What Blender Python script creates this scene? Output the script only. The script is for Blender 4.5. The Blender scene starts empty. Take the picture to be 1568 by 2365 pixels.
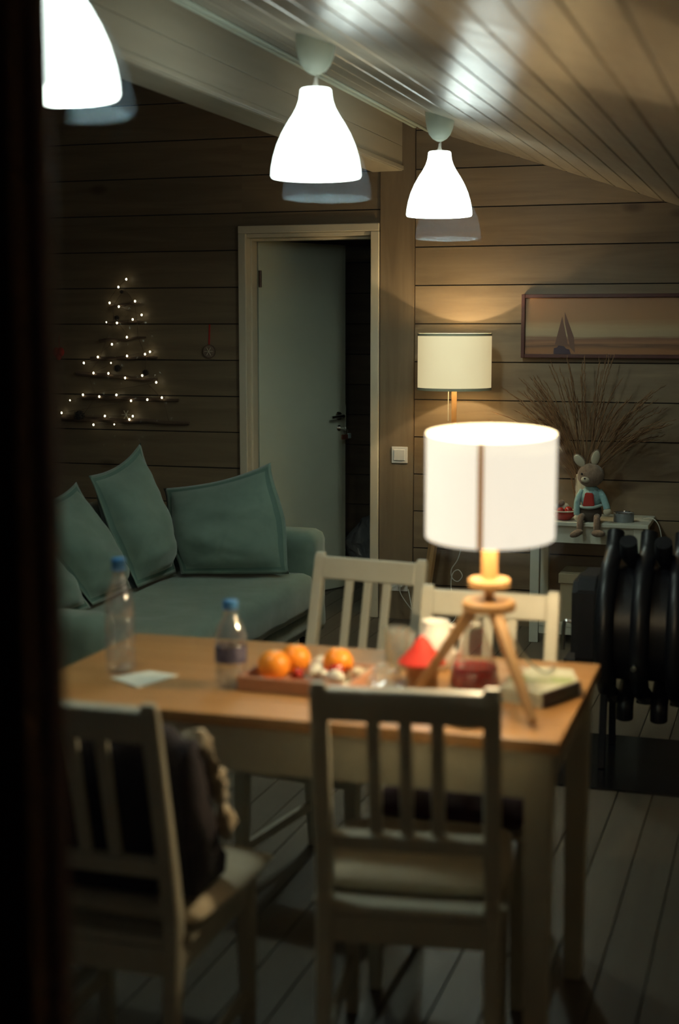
import bpy, bmesh, math, random
from mathutils import Vector, Matrix, noise
random.seed(7)
S = bpy.context.scene
COL = S.collection
PI = math.pi

# ------------------------------------------------------------------ camera
YAW, PITCH, CAM_H = math.radians(-17.583), math.radians(7.367), 1.525
fw = Vector((math.sin(YAW)*math.cos(PITCH), math.cos(YAW)*math.cos(PITCH), -math.sin(PITCH)))
rt = Vector((math.cos(YAW), -math.sin(YAW), 0))
up = rt.cross(fw)
cam_d = bpy.data.cameras.new('camera'); cam = bpy.data.objects.new('camera', cam_d); COL.objects.link(cam)
cam.matrix_world = Matrix(((rt.x, up.x, -fw.x, 0), (rt.y, up.y, -fw.y, 0), (rt.z, up.z, -fw.z, CAM_H), (0, 0, 0, 1)))
cam_d.sensor_fit = 'VERTICAL'; cam_d.sensor_height = 36; cam_d.lens = 50
cam_d.clip_start = 0.05; cam_d.clip_end = 60
cam_d.dof.use_dof = True; cam_d.dof.focus_distance = 7.0; cam_d.dof.aperture_fstop = 2.0
S.camera = cam
# ------------------------------------------------------------------ world, exposure
w = bpy.data.worlds.new('night'); S.world = w; w.use_nodes = True
w.node_tree.nodes['Background'].inputs[0].default_value = (0.30, 0.28, 0.42, 1)
w.node_tree.nodes['Background'].inputs[1].default_value = 0.003
S.view_settings.view_transform = 'Standard'; S.view_settings.look = 'None'
S.view_settings.exposure = 0.0; S.view_settings.gamma = 1.0; S.view_settings.use_curve_mapping = False
COOL = (0.80, 1.0, 0.86)          # pendant lamps, a greenish white
WARM = (1.0, 0.78, 0.45)          # table and floor lamp bulbs
E_PENDANT, E_TABLE, E_FLOOR = 13.5, 13.5, 10.0

# ------------------------------------------------------------------ materials
MATS = {}
def mat(name, col, rough=0.5, metal=0.0, emis=None, es=0.0, spec=0.5, coat=0.0, trans=0.0, sheen=0.0):
    m = bpy.data.materials.new(name); m.use_nodes = True
    b = m.node_tree.nodes['Principled BSDF']
    b.inputs['Base Color'].default_value = (*col, 1); b.inputs['Roughness'].default_value = rough
    b.inputs['Metallic'].default_value = metal; b.inputs['Specular IOR Level'].default_value = spec
    b.inputs['Coat Weight'].default_value = coat; b.inputs['Transmission Weight'].default_value = trans
    b.inputs['Sheen Weight'].default_value = sheen
    if emis: b.inputs['Emission Color'].default_value = (*emis, 1); b.inputs['Emission Strength'].default_value = es
    MATS[name] = m; return m
def nd(m, t, **k):
    n = m.node_tree.nodes.new(t)
    for a, v in k.items(): setattr(n, a, v)
    return n
def mix_vary(m, ca, cb, scale=(3, 3, 3), detail=4.0, nscale=1.0, bump=0.1, rand=0.0, dist=0.01, knots=False, ripple=None):
    """colour varies between ca and cb along object space noise; optional per-object tone and knots"""
    L = m.node_tree.links; b = m.node_tree.nodes['Principled BSDF']
    tc = nd(m, 'ShaderNodeTexCoord'); mp = nd(m, 'ShaderNodeMapping'); mp.inputs['Scale'].default_value = scale
    oi = nd(m, 'ShaderNodeObjectInfo')
    sc = nd(m, 'ShaderNodeVectorMath', operation='SCALE'); sc.inputs[0].default_value = (13, 17, 11)
    L.new(oi.outputs['Random'], sc.inputs['Scale'])
    ad = nd(m, 'ShaderNodeVectorMath', operation='ADD')
    L.new(tc.outputs['Object'], mp.inputs['Vector']); L.new(mp.outputs[0], ad.inputs[0]); L.new(sc.outputs[0], ad.inputs[1])
    nz = nd(m, 'ShaderNodeTexNoise'); nz.inputs['Scale'].default_value = nscale; nz.inputs['Detail'].default_value = detail
    nz.inputs['Roughness'].default_value = 0.62; nz.inputs['Distortion'].default_value = 0.6
    L.new(ad.outputs[0], nz.inputs['Vector'])
    mr = nd(m, 'ShaderNodeMapRange'); mr.inputs[1].default_value = 0.3; mr.inputs[2].default_value = 0.7
    L.new(nz.outputs['Fac'], mr.inputs[0])
    mx = nd(m, 'ShaderNodeMix', data_type='RGBA'); mx.inputs[6].default_value = (*ca, 1); mx.inputs[7].default_value = (*cb, 1)
    L.new(mr.outputs[0], mx.inputs[0]); out = mx.outputs[2]
    if rand:
        hv = nd(m, 'ShaderNodeHueSaturation'); r2 = nd(m, 'ShaderNodeMapRange')
        r2.inputs[3].default_value = 1 - rand; r2.inputs[4].default_value = 1 + rand
        L.new(oi.outputs['Random'], r2.inputs[0]); L.new(r2.outputs[0], hv.inputs['Value']); L.new(out, hv.inputs['Color']); out = hv.outputs[0]
    if knots:
        vo = nd(m, 'ShaderNodeTexVoronoi'); vo.inputs['Scale'].default_value = 1.0
        m2 = nd(m, 'ShaderNodeMapping'); m2.inputs['Scale'].default_value = knots
        L.new(tc.outputs['Object'], m2.inputs['Vector']); L.new(m2.outputs[0], vo.inputs['Vector'])
        kr = nd(m, 'ShaderNodeMapRange'); kr.inputs[1].default_value = 0.05; kr.inputs[2].default_value = 0.14
        kr.inputs[3].default_value = 0.7; kr.inputs[4].default_value = 0.0
        L.new(vo.outputs['Distance'], kr.inputs[0])
        km = nd(m, 'ShaderNodeMix', data_type='RGBA'); km.inputs[7].default_value = (ca[0]*.35, ca[1]*.28, ca[2]*.25, 1)
        L.new(kr.outputs[0], km.inputs[0]); L.new(out, km.inputs[6]); out = km.outputs[2]
    L.new(out, b.inputs['Base Color'])
    if bump:
        bp = nd(m, 'ShaderNodeBump'); bp.inputs['Strength'].default_value = bump; bp.inputs['Distance'].default_value = dist
        L.new(nz.outputs['Fac'], bp.inputs['Height']); L.new(bp.outputs[0], b.inputs['Normal'])
        if ripple:     # planing ripples across the board
            m3 = nd(m, 'ShaderNodeMapping'); m3.inputs['Scale'].default_value = ripple[0]; L.new(tc.outputs['Object'], m3.inputs['Vector'])
            a3 = nd(m, 'ShaderNodeVectorMath', operation='ADD'); L.new(m3.outputs[0], a3.inputs[0]); L.new(sc.outputs[0], a3.inputs[1])
            n3 = nd(m, 'ShaderNodeTexNoise'); n3.inputs['Scale'].default_value = 1.0; n3.inputs['Detail'].default_value = 2.5; L.new(a3.outputs[0], n3.inputs['Vector'])
            b3 = nd(m, 'ShaderNodeBump'); b3.inputs['Strength'].default_value = 1.0; b3.inputs['Distance'].default_value = ripple[1]
            L.new(n3.outputs['Fac'], b3.inputs['Height']); L.new(bp.outputs[0], b3.inputs['Normal']); L.new(b3.outputs[0], b.inputs['Normal'])
    return m
m_wall = mix_vary(mat('wall_pine', (.3, .2, .1), .48), (.185, .130, .078), (.275, .198, .120), (1.2, 8, 14), bump=.12, rand=.13, knots=(2.1, 2.1, 4.3))
m_wallv = mix_vary(mat('column_pine', (.3, .2, .1), .48), (.185, .130, .078), (.265, .190, .115), (14, 8, 1.2), bump=.12, knots=(5, 2, 2))
m_ceil = mix_vary(mat('ceiling_lacquered_pine', (.4, .35, .26), .26, coat=.0), (.35, .305, .235), (.44, .39, .31), (9, .8, 9), bump=.10, rand=.06, dist=.012, ripple=((2.2, 7.5, 2.2), .0045))
m_beam = mix_vary(mat('beam_whitewashed', (.42, .38, .3), .42), (.44, .39, .29), (.52, .47, .36), (9, .8, 9), bump=.1, rand=.03)
m_floor = mix_vary(mat('floor_boards', (.2, .17, .12), .45), (.090, .070, .049), (.125, .102, .072), (12, .9, 9), bump=.1, rand=.12)
m_dark = mat('dark_backing', (.03, .022, .016), .9)
m_frame = mix_vary(mat('window_frame_stained', (.06, .03, .02), .5), (.20, .10, .06), (.26, .14, .085), (20, 20, 1.5), bump=.1)
m_paint = mix_vary(mat('cream_paint', (.62, .56, .42), .45), (.68, .60, .45), (.74, .66, .50), (3, 3, 2), bump=.03)
m_door = mix_vary(mat('door_paint', (.55, .58, .47), .42), (.66, .70, .56), (.71, .75, .61), (2, 2, 1), bump=.03)
m_white = mix_vary(mat('whitewashed_wood', (.62, .60, .49), .38), (.58, .555, .45), (.66, .64, .53), (8, 8, 2), bump=.06)
m_white_d = mix_vary(mat('white_furniture_paint', (.66, .68, .58), .4), (.62, .64, .54), (.68, .70, .60), (5, 5, 5), bump=.02)
m_oak = mix_vary(mat('table_top_oak', (.45, .24, .09), .36), (.39, .190, .065), (.49, .260, .098), (1.4, 13, 9), bump=.08)
m_lampwood = mix_vary(mat('ash_wood', (.6, .38, .19), .45), (.40, .225, .095), (.50, .30, .14), (9, 9, 2), bump=.05)
m_sofa = mix_vary(mat('green_linen', (.10, .17, .135), .9, sheen=.3), (.110, .168, .134), (.148, .215, .174), (9, 9, 9), detail=6, bump=.35, dist=.004)
m_seam = mat('green_linen_hem', (.085, .145, .118), .9)
m_cream = mix_vary(mat('cream_fabric', (.62, .55, .40), .9, sheen=.3), (.70, .61, .43), (.78, .70, .53), (14, 14, 14), bump=.4)
m_coat = mix_vary(mat('black_wool', (.018, .013, .018), .95), (.014, .010, .014), (.025, .018, .024), (20, 20, 20), bump=.5)
m_fur = mix_vary(mat('cream_fur', (.5, .4, .27), .95, sheen=.4), (.42, .33, .21), (.58, .48, .33), (40, 40, 40), bump=.8)
m_iron = mat('black_stove_steel', (.006, .0065, .010), .42)
m_plate = mat('black_hearth_plate', (.003, .003, .004), .2, spec=.08)
m_chrome = mat('chrome', (.75, .75, .76), .15, 1.0)
m_brass = mat('brass', (.55, .34, .12), .3, 1.0)
m_hinge = mat('hinge_bronze', (.10, .06, .045), .4, .6)
m_plastic = mat('white_plastic', (.78, .76, .72), .35)
m_pend = mat('opal_pendant_glass', (.8, .8, .78), .3, emis=(.86, 1.0, .93), es=5.8)
m_canopy = mat('canopy_white', (.60, .68, .58), .4)
m_cable = mat('white_cable', (.6, .6, .55), .5)
m_shade_t = mat('lamp_shade_lit', (.8, .74, .62), .8, emis=(1.0, .90, .72), es=1.15)
m_shade_f = mat('floor_shade_lit', (.8, .72, .55), .8, emis=(1.0, .80, .42), es=.66)
m_rim = mat('shade_rim_tape', (.35, .34, .24), .8)
m_bulb_w = mat('warm_bulb', (1, .9, .7), .4, emis=(1, .72, .38), es=12)
m_bulb_c = mat('cool_bulb', (1, 1, 1), .4, emis=(.85, 1, .92), es=8)
m_fairy = mat('fairy_bulb', (1, .95, .75), .4, emis=(1.0, .93, .62), es=6)
m_bark = mix_vary(mat('driftwood', (.10, .06, .035), .8), (.07, .04, .025), (.16, .10, .06), (6, 20, 20), bump=.5)
m_cone = mat('pine_cone', (.03, .02, .015), .8)
m_red = mat('red_cotton', (.45, .03, .02), .8)
m_redg = mat('red_glaze', (.42, .025, .015), .25)
m_orange = mix_vary(mat('orange_peel', (.95, .30, .02), .4), (.95, .29, .015), (1.0, .36, .03), (60, 60, 60), bump=.3, dist=.002)
m_tan = mix_vary(mat('plush_brown', (.24, .16, .11), .95, sheen=.3), (.19, .125, .085), (.30, .21, .15), (60, 60, 60), bump=.6)
m_plush_l = mat('plush_cream', (.62, .56, .42), .95, sheen=.3)
m_blue = mix_vary(mat('knit_blue', (.22, .42, .44), .9), (.24, .43, .44), (.36, .56, .55), (60, 60, 60), bump=.4)
m_trous = mat('brown_trousers', (.10, .07, .05), .9)
m_tin = mat('grey_blue_tin', (.27, .30, .33), .4, .3)
m_box = mat('beige_card', (.40, .33, .21), .8)
m_grass = mix_vary(mat('dry_grass', (.26, .14, .07), .9), (.20, .105, .055), (.34, .20, .10), (30, 30, 30), bump=0)
m_cap = mat('blue_cap', (.05, .22, .52), .4)
m_label = mix_vary(mat('bottle_label', (.12, .12, .2), .5), (.05, .05, .11), (.14, .14, .22), (60, 60, 40), bump=0)
m_paper = mat('white_paper', (.78, .80, .70), .8)
m_tray = mix_vary(mat('tray_wood', (.5, .24, .13), .5), (.46, .21, .11), (.56, .28, .16), (3, 20, 20), bump=.1)
m_soil = mat('chocolate_brown', (.07, .035, .025), .6)
m_green = mat('box_green', (.38, .46, .22), .5)
m_boxw = mat('box_white', (.66, .68, .54), .5)
m_pframe = mat('picture_frame_mahogany', (.085, .022, .016), .4)
m_sail = mat('print_sail', (.17, .085, .06), .6)
m_hull = mat('print_hull', (.055, .03, .05), .6)
m_black = mat('black_plastic', (.015, .012, .015), .5)

def thin_glass(name, tint=(1, 1, 1), refl=.07, rough=0.0, gcol=(1, 1, 1), dens=0.0, dcol=(.5, .5, .5), facing=False):
    """thin clear sheet: straight-through transparency plus mirror reflection (plus a little body colour)"""
    m = bpy.data.materials.new(name); m.use_nodes = True; t = m.node_tree; L = t.links
    t.nodes.clear(); o = nd(m, 'ShaderNodeOutputMaterial')
    a = nd(m, 'ShaderNodeBsdfTransparent'); a.inputs[0].default_value = (*tint, 1)
    g = nd(m, 'ShaderNodeBsdfGlossy'); g.inputs['Roughness'].default_value = rough; g.inputs[0].default_value = (*gcol, 1)
    x = nd(m, 'ShaderNodeMixShader'); x.inputs[0].default_value = refl
    if facing:
        lw = nd(m, 'ShaderNodeLayerWeight'); lw.inputs['Blend'].default_value = .3
        mr = nd(m, 'ShaderNodeMapRange'); mr.inputs[3].default_value = refl; mr.inputs[4].default_value = refl + .5
        L.new(lw.outputs['Facing'], mr.inputs[0]); L.new(mr.outputs[0], x.inputs[0])
    L.new(a.outputs[0], x.inputs[1]); L.new(g.outputs[0], x.inputs[2]); out = x.outputs[0]
    if dens:
        d = nd(m, 'ShaderNodeBsdfDiffuse'); d.inputs[0].default_value = (*dcol, 1)
        y = nd(m, 'ShaderNodeMixShader'); y.inputs[0].default_value = dens
        L.new(out, y.inputs[1]); L.new(d.outputs[0], y.inputs[2]); out = y.outputs[0]
    L.new(out, o.inputs['Surface']); return m
m_pane = thin_glass('window_glass', refl=.112, gcol=(.80, .92, 1.0))
m_bottle = thin_glass('clear_plastic', (.90, .92, .92), .10, .06, dens=.10, dcol=(.6, .6, .66), facing=True)
m_jug = thin_glass('clear_glass', (.93, .96, .94), .07, .02, dens=.10, dcol=(.7, .7, .68), facing=True)
m_film = thin_glass('clear_film', (.95, .97, .96), .15, .15, dens=.22, dcol=(.7, .75, .72), facing=True)
m_bag = thin_glass('bag_film', (.9, .9, .9), .1, .3, dens=.55, dcol=(.45, .48, .5), facing=True)
m_compote = mat('red_compote', (.45, .012, .02), .1)

# painted seascape: colours of the print itself
m_sea = mat('seascape_print', (.4, .2, .1), .45)
def _sea():
    m = m_sea; L = m.node_tree.links; b = m.node_tree.nodes['Principled BSDF']
    tc = nd(m, 'ShaderNodeTexCoord'); sp = nd(m, 'ShaderNodeSeparateXYZ'); L.new(tc.outputs['Object'], sp.inputs[0])
    nz = nd(m, 'ShaderNodeTexNoise'); nz.inputs['Scale'].default_value = 1.0; nz.inputs['Detail'].default_value = 5
    mp = nd(m, 'ShaderNodeMapping'); mp.inputs['Scale'].default_value = (2.5, 1, 45); L.new(tc.outputs['Object'], mp.inputs[0]); L.new(mp.outputs[0], nz.inputs[0])
    md = nd(m, 'ShaderNodeMath', operation='MULTIPLY_ADD'); md.inputs[1].default_value = .05; L.new(nz.outputs[0], md.inputs[0]); L.new(sp.outputs['Z'], md.inputs[2])
    mr = nd(m, 'ShaderNodeMapRange'); mr.inputs[1].default_value = -.125; mr.inputs[2].default_value = .175; L.new(md.outputs[0], mr.inputs[0])
    cr = nd(m, 'ShaderNodeValToRGB'); e = cr.color_ramp.elements
    e[0].position = 0; e[0].color = (.30, .13, .05, 1); e[1].position = 1; e[1].color = (.42, .22, .11, 1)
    for p, c in ((.12, (.34, .15, .06, 1)), (.20, (.16, .075, .04, 1)), (.24, (.36, .17, .08, 1)), (.30, (.24, .11, .06, 1)), (.36, (.46, .34, .20, 1)), (.47, (.50, .36, .20, 1)), (.62, (.42, .23, .11, 1))):
        k = e.new(p); k.color = c
    L.new(mr.outputs[0], cr.inputs[0]); L.new(cr.outputs[0], b.inputs['Base Color'])
_sea()

# ------------------------------------------------------------------ helpers
def link(o, parent=None):
    COL.objects.link(o)
    if parent: o.parent = parent
    return o
def bm_obj(name, bm, m, parent=None, smooth=False, loc=None, auto=False):
    me = bpy.data.meshes.new(name)
    bmesh.ops.recalc_face_normals(bm, faces=bm.faces)
    bm.to_mesh(me); bm.free()
    for x in (m if isinstance(m, (list, tuple)) else [m]): me.materials.append(x)
    if smooth:
        for p in me.polygons: p.use_smooth = True
    if auto: me.set_sharp_from_angle(angle=math.radians(38))
    o = bpy.data.objects.new(name, me); link(o, parent)
    if loc: o.location = loc
    return o
def tag(o, label, cat, group=None):
    o['label'] = label; o['category'] = cat
    if group: o['group'] = group
    return o
def empty(name, label, cat, loc, rz=0, group=None):
    o = bpy.data.objects.new(name, None); link(o); o.location = loc; o.rotation_euler = (0, 0, rz); o.empty_display_size = .05
    return tag(o, label, cat, group)
def struct(o): o['kind'] = 'structure'; return o
def box(bm, x0, x1, y0, y1, z0, z1, bev=0.0, seg=1, M=None):
    v = [bm.verts.new((x, y, z)) for x in (x0, x1) for y in (y0, y1) for z in (z0, z1)]
    fs = [bm.faces.new([v[i] for i in q]) for q in ((0, 1, 3, 2), (4, 6, 7, 5), (0, 4, 5, 1), (2, 3, 7, 6), (0, 2, 6, 4), (1, 5, 7, 3))]
    if bev:
        es = list({e for f in fs for e in f.edges})
        r = bmesh.ops.bevel(bm, geom=es, offset=bev, segments=seg, affect='EDGES', profile=.5)
        vs = list({x for f in r['faces'] for x in f.verts} | {x for x in v if x.is_valid})
    else: vs = v
    if M is not None:
        seen = set()
        for x in vs:
            for f in x.link_faces:
                for y in f.verts: seen.add(y)
        for x in seen: x.co = M @ x.co
    return vs
def part_box(name, m, parent, *a, bev=.003, seg=2, M=None):
    bm = bmesh.new(); box(bm, *a, bev=bev, seg=seg, M=M); return bm_obj(name, bm, m, parent)
def bar(bm, a, b, w, d, wdir=Vector((1, 0, 0)), w2=None, d2=None, bev=.003):
    """rectangular bar from a to b, w across wdir, d across the other; ends taper to w2,d2"""
    a, b = Vector(a), Vector(b); ax = (b - a).normalized(); u = (wdir - ax * wdir.dot(ax)).normalized(); v = ax.cross(u)
    w2 = w2 or w; d2 = d2 or d; rings = []
    for p, ww, dd in ((a, w, d), (b, w2, d2)):
        r = []
        for su, sv in ((-1, -1), (1, -1), (1, 1), (-1, 1)): r.append(bm.verts.new(p + u * su * ww / 2 + v * sv * dd / 2))
        rings.append(r)
    fs = [bm.faces.new([rings[0][i], rings[0][(i + 1) % 4], rings[1][(i + 1) % 4], rings[1][i]]) for i in range(4)]
    fs += [bm.faces.new(rings[0][::-1]), bm.faces.new(rings[1])]
    if bev: bmesh.ops.bevel(bm, geom=list({e for f in fs for e in f.edges}), offset=bev, segments=2, affect='EDGES', profile=.5)
def part_bar(name, m, parent, a, b, w, d, wdir=Vector((1, 0, 0)), **k):
    bm = bmesh.new(); bar(bm, a, b, w, d, wdir, **k); return bm_obj(name, bm, m, parent)
def lathe(bm, prof, n=32, c=(0, 0, 0), cap0=False, cap1=False):
    rings = []
    for r, z in prof:
        rings.append([bm.verts.new((c[0] + r * math.cos(2 * PI * i / n), c[1] + r * math.sin(2 * PI * i / n), c[2] + z)) for i in range(n)])
    for a, b in zip(rings, rings[1:]):
        for i in range(n): bm.faces.new((a[i], a[(i + 1) % n], b[(i + 1) % n], b[i]))
    if cap0: bm.faces.new(rings[0][::-1])
    if cap1: bm.faces.new(rings[-1])
def part_lathe(name, m, parent, prof, n=32, c=(0, 0, 0), cap0=False, cap1=False, auto=True):
    bm = bmesh.new(); lathe(bm, prof, n, c, cap0, cap1); return bm_obj(name, bm, m, parent, smooth=True, auto=auto)
def catmull(pts, k=6):
    pts = [Vector(p) for p in pts]; P = [pts[0] * 2 - pts[1]] + pts + [pts[-1] * 2 - pts[-2]]; out = []
    for i in range(1, len(P) - 2):
        for j in range(k):
            t = j / k
            out.append(.5 * ((2 * P[i]) + (P[i + 1] - P[i - 1]) * t + (2 * P[i - 1] - 5 * P[i] + 4 * P[i + 1] - P[i + 2]) * t * t + (3 * P[i] - P[i - 1] - 3 * P[i + 1] + P[i + 2]) * t ** 3))
    out.append(P[-2]); return out
def tube(bm, pts, r, n=8, r1=None, caps=True):
    pts = [Vector(p) for p in pts]; N = len(pts); rings = []; u = None
    for i, p in enumerate(pts):
        t = (pts[min(i + 1, N - 1)] - pts[max(i - 1, 0)]).normalized()
        if u is None: u = t.orthogonal().normalized()
        u = (u - t * u.dot(t)).normalized(); v = t.cross(u)
        rr = r(i / (N - 1)) if callable(r) else (r if r1 is None else r + (r1 - r) * i / (N - 1))
        rings.append([bm.verts.new(p + (u * math.cos(2 * PI * k / n) + v * math.sin(2 * PI * k / n)) * rr) for k in range(n)])
    for a, b in zip(rings, rings[1:]):
        for k in range(n): bm.faces.new((a[k], a[(k + 1) % n], b[(k + 1) % n], b[k]))
    if caps: bm.faces.new(rings[0][::-1]); bm.faces.new(rings[-1])
def part_tube(name, m, parent, pts, r, n=8, k=6, **kw):
    bm = bmesh.new(); tube(bm, catmull(pts, k) if k else pts, r, n, **kw); return bm_obj(name, bm, m, parent, smooth=True, auto=True)
def blob(bm, c, r, seg=14, nz=0.0, nf=30, M=None):
    """ellipsoid r=(rx,ry,rz) around c with noise"""
    res = bmesh.ops.create_uvsphere(bm, u_segments=seg * 2, v_segments=seg, radius=1)
    for v in res['verts']:
        q = Vector((v.co.x * r[0], v.co.y * r[1], v.co.z * r[2]))
        if M is not None: q = M @ q
        q += Vector(c)
        if nz: q += noise.noise_vector(q * nf) * nz
        v.co = q
def part_blob(name, m, parent, c, r, **k):
    bm = bmesh.new(); blob(bm, c, r, **k); return bm_obj(name, bm, m, parent, smooth=True)
def prism(bm, poly, d, axis='y'):
    """poly (a,b) pairs: axis y -> x,z ; axis x -> y,z ; axis z -> x,y ; d=(lo,hi)"""
    def P(a, b, t): return {'y': (a, t, b), 'x': (t, a, b), 'z': (a, b, t)}[axis]
    A = [bm.verts.new(P(a, b, d[0])) for a, b in poly]; B = [bm.verts.new(P(a, b, d[1])) for a, b in poly]; n = len(poly)
    bm.faces.new(A[::-1]); bm.faces.new(B)
    for i in range(n): bm.faces.new((A[i], A[(i + 1) % n], B[(i + 1) % n], B[i]))
def part_prism(name, m, parent, poly, d, axis='y'):
    bm = bmesh.new(); prism(bm, poly, d, axis); return bm_obj(name, bm, m, parent)
def dup_tree(root, loc, rz, label=None):
    r = root.copy(); COL.objects.link(r); r.location = loc; r.rotation_euler = (0, 0, rz)
    if label: r['label'] = label
    for ch in list(root.children):
        c = ch.copy(); COL.objects.link(c); c.parent = r
        for g in list(ch.children):
            d = g.copy(); COL.objects.link(d); d.parent = c
    return r
def piece(name, data, parent, loc=(0, 0, 0)):
    o = bpy.data.objects.new(name, data); COL.objects.link(o); o.parent = parent; o.location = loc; return o
def point_light(name, parent, loc, col, e, r):
    l = bpy.data.lights.new(name, 'POINT'); l.color = col; l.energy = e; l.shadow_soft_size = r
    o = bpy.data.objects.new(name, l); link(o, parent); o.location = loc; return o

# ------------------------------------------------------------------ room
YB, YF = 7.15, 1.30                     # back wall plane, inner face of the window wall
XL, XR = -4.70, 1.10
KC, SL = 2.11 - .327 * .551, .327       # ceiling plane z = KC - SL*x
def cz(x): return KC - SL * x
def clip_ceil(poly, marg=.0):
    out = []; n = len(poly); f = lambda p: cz(p[0]) - marg - p[1]
    for i in range(n):
        a, b = poly[i], poly[(i + 1) % n]; fa, fb = f(a), f(b)
        if fa >= 0: out.append(a)
        if fa * fb < 0:
            t = fa / (fa - fb); out.append((a[0] + (b[0] - a[0]) * t, a[1] + (b[1] - a[1]) * t))
    return out
DX0, DX1, DZ = -2.787, -2.085, 2.02     # clear door opening
# floor with boards
fl = struct(part_box('floor', m_dark, None, XL - .1, XR + .1, YF - .06, 8.9, -.10, -.014, bev=0))
bw = .112
bm = bmesh.new()
prism(bm, [(.0012, -.014), (.0012, -.0018), (.003, 0), (bw - .003, 0), (bw - .0012, -.0018), (bw - .0012, -.014)], (YF - .06, 8.9), 'y')
o = bm_obj('floor_board', bm, m_floor, fl); bd = o.data
x = -.384 - bw * 38; o.location = (x, 0, 0)
for i in range(1, 52):
    if x + bw * i > XR: break
    piece('floor_board', bd, fl, (x + bw * i, 0, 0))
# back wall: solid body in three blocks, planks in front
bm = bmesh.new()
for x0, x1, z0 in ((XL - .1, -2.806, -.0), (-2.806, -2.066, DZ + .02), (-2.066, XR + .1, -.0)):
    prism(bm, clip_ceil([(x0, z0), (x1, z0), (x1, 4), (x0, 4)], -.02), (YB + .009, YB + .17), 'y')
wb = struct(bm_obj('wall_back', bm, m_dark))
PT = .194
def planks(x0, x1, zlo=0.0):
    k = 0
    while True:
        z0, z1 = -.005 + PT * k + .003, -.005 + PT * (k + 1) - .003; k += 1
        if z0 > 3.6: break
        if z1 < zlo + .01: continue
        p = clip_ceil([(x0, max(z0, zlo)), (x1, max(z0, zlo)), (x1, z1), (x0, z1)])
        if len(p) < 3 or max(q[1] for q in p) - min(q[1] for q in p) < .01: continue
        bm = bmesh.new(); prism(bm, p, (YB, YB + .02), 'y')
        bm_obj('wall_plank', bm, m_wall, wb)
planks(XL, -2.806); planks(-2.806, -2.044, DZ + .02); planks(-1.858, XR)
col = part_prism('timber_column', m_wallv, wb, clip_ceil([(-2.042, 0), (-1.862, 0), (-1.862, 3), (-2.042, 3)]), (YB - .012, YB + .02), 'y')
# side, front walls
for nm, xa, xb in (('wall_left', XL - .1, XL), ('wall_right', XR, XR + .1)):
    w_ = struct(part_box(nm, m_dark, None, xa, xb, YF - .06, YB, 0, cz((xa + xb) / 2), bev=0))
    d = .012 if nm == 'wall_left' else -.012
    k = 0
    while (k + 1) * PT < cz(max(xa, xb)) + .1:
        z1 = min((k + 1) * PT - .003, cz(max(xa, xb)) - .01)
        part_box('wall_plank', m_wallv if 0 else m_wall, w_, min(xb, xb + d) if nm == 'wall_left' else min(xa, xa + d), max(xb, xb + d) if nm == 'wall_left' else max(xa, xa + d), YF, YB, k * PT + .003, z1, bev=0); k += 1
WX0, WX1, WZ0, WZ1 = -.837, .06, .62, 1.93   # hole for the window
bm = bmesh.new()
for x0, x1, z0, z1 in ((XL - .1, -4.50, 0, 4), (-2.70, -2.62, 0, 4), (-4.50, WX1, 0, .10), (-4.50, WX0, 2.28, 4), (WX1, XR + .1, 0, 4), (WX0, WX1, .10, WZ0), (WX0, WX1, WZ1, 4)):
    p = clip_ceil([(x0, z0), (x1, z0), (x1, z1), (x0, z1)])
    if len(p) > 2 and max(q[1] for q in p) - min(q[1] for q in p) > .001: prism(bm, p, (YF - .06, YF), 'y')
struct(bm_obj('wall_front', bm, m_wall))
# ceiling: body slab and tongue and groove boards running towards the back wall
bm = bmesh.new(); prism(bm, [(XL - .1, cz(XL - .1) + .012), (XR + .1, cz(XR + .1) + .012), (XR + .1, cz(XR + .1) + .1), (XL - .1, cz(XL - .1) + .1)], (YF - .06, YB + .17), 'y')
ce = struct(bm_obj('ceiling', bm, m_dark))
cw = .1240; cs = math.hypot(1, SL); ux, uz = 1 / cs, -SL / cs; nx, nz_ = SL / cs, 1 / cs
def cpt(s, h): return (s * ux + h * nx, s * uz + h * nz_)
bm = bmesh.new()
prism(bm, [cpt(.0012, .013), cpt(.0012, .004), cpt(.006, 0), cpt(cw - .006, 0), cpt(cw - .0012, .004), cpt(cw - .0012, .013)], (YF - .06, YB + .01), 'y')
o = bm_obj('ceiling_board', bm, m_ceil, ce); bd = o.data; first = True
nb = int((XR - XL + .1) * cs / cw)
for i in range(nb):
    xx = XL - .05 + i * cw * ux
    if i == 0: o.location = (xx, 0, cz(xx))
    else: piece('ceiling_board', bd, ce, (xx, 0, cz(xx)))
# boxed purlin beam
bx0, bx1, bz = -2.088, -1.928, 2.317
be = struct(part_prism('trim_1', m_dark, None, [(bx0 + .012, bz + .012), (bx1 - .012, bz + .012), (bx1 - .012, cz(bx1) + .004), (bx0 + .012, cz(bx0) + .004)], (YF, YB), 'y'))
part_box('beam_plank', m_beam, be, bx1 - .012, bx1, YF, YB, bz, bz + .122, bev=.002)
part_box('beam_plank', m_beam, be, bx1 - .012, bx1, YF, YB, bz + .1235, cz(bx1) - .001, bev=.002)
part_box('beam_plank', m_beam, be, bx0, bx1 - .0125, YF, YB, bz, bz + .012, bev=.002)
part_box('beam_plank', m_beam, be, bx0, bx0 + .012, YF, YB, bz + .0125, cz(bx0), bev=.002)
part_box('edge_strip', m_beam, be, bx1, bx1 + .008, YF, YB, bz + .004, bz + .026, bev=.003)
for k, dx in enumerate((.055, .125)):   # two thin pale strips on the ceiling along the beam
    q = bx1 + dx; t = struct(part_box('trim_%d' % (k + 2), m_canopy, None, q, q + .016, YF, YB, cz(q + .016) - .010, cz(q + .016) - .0005, bev=.003))
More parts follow.
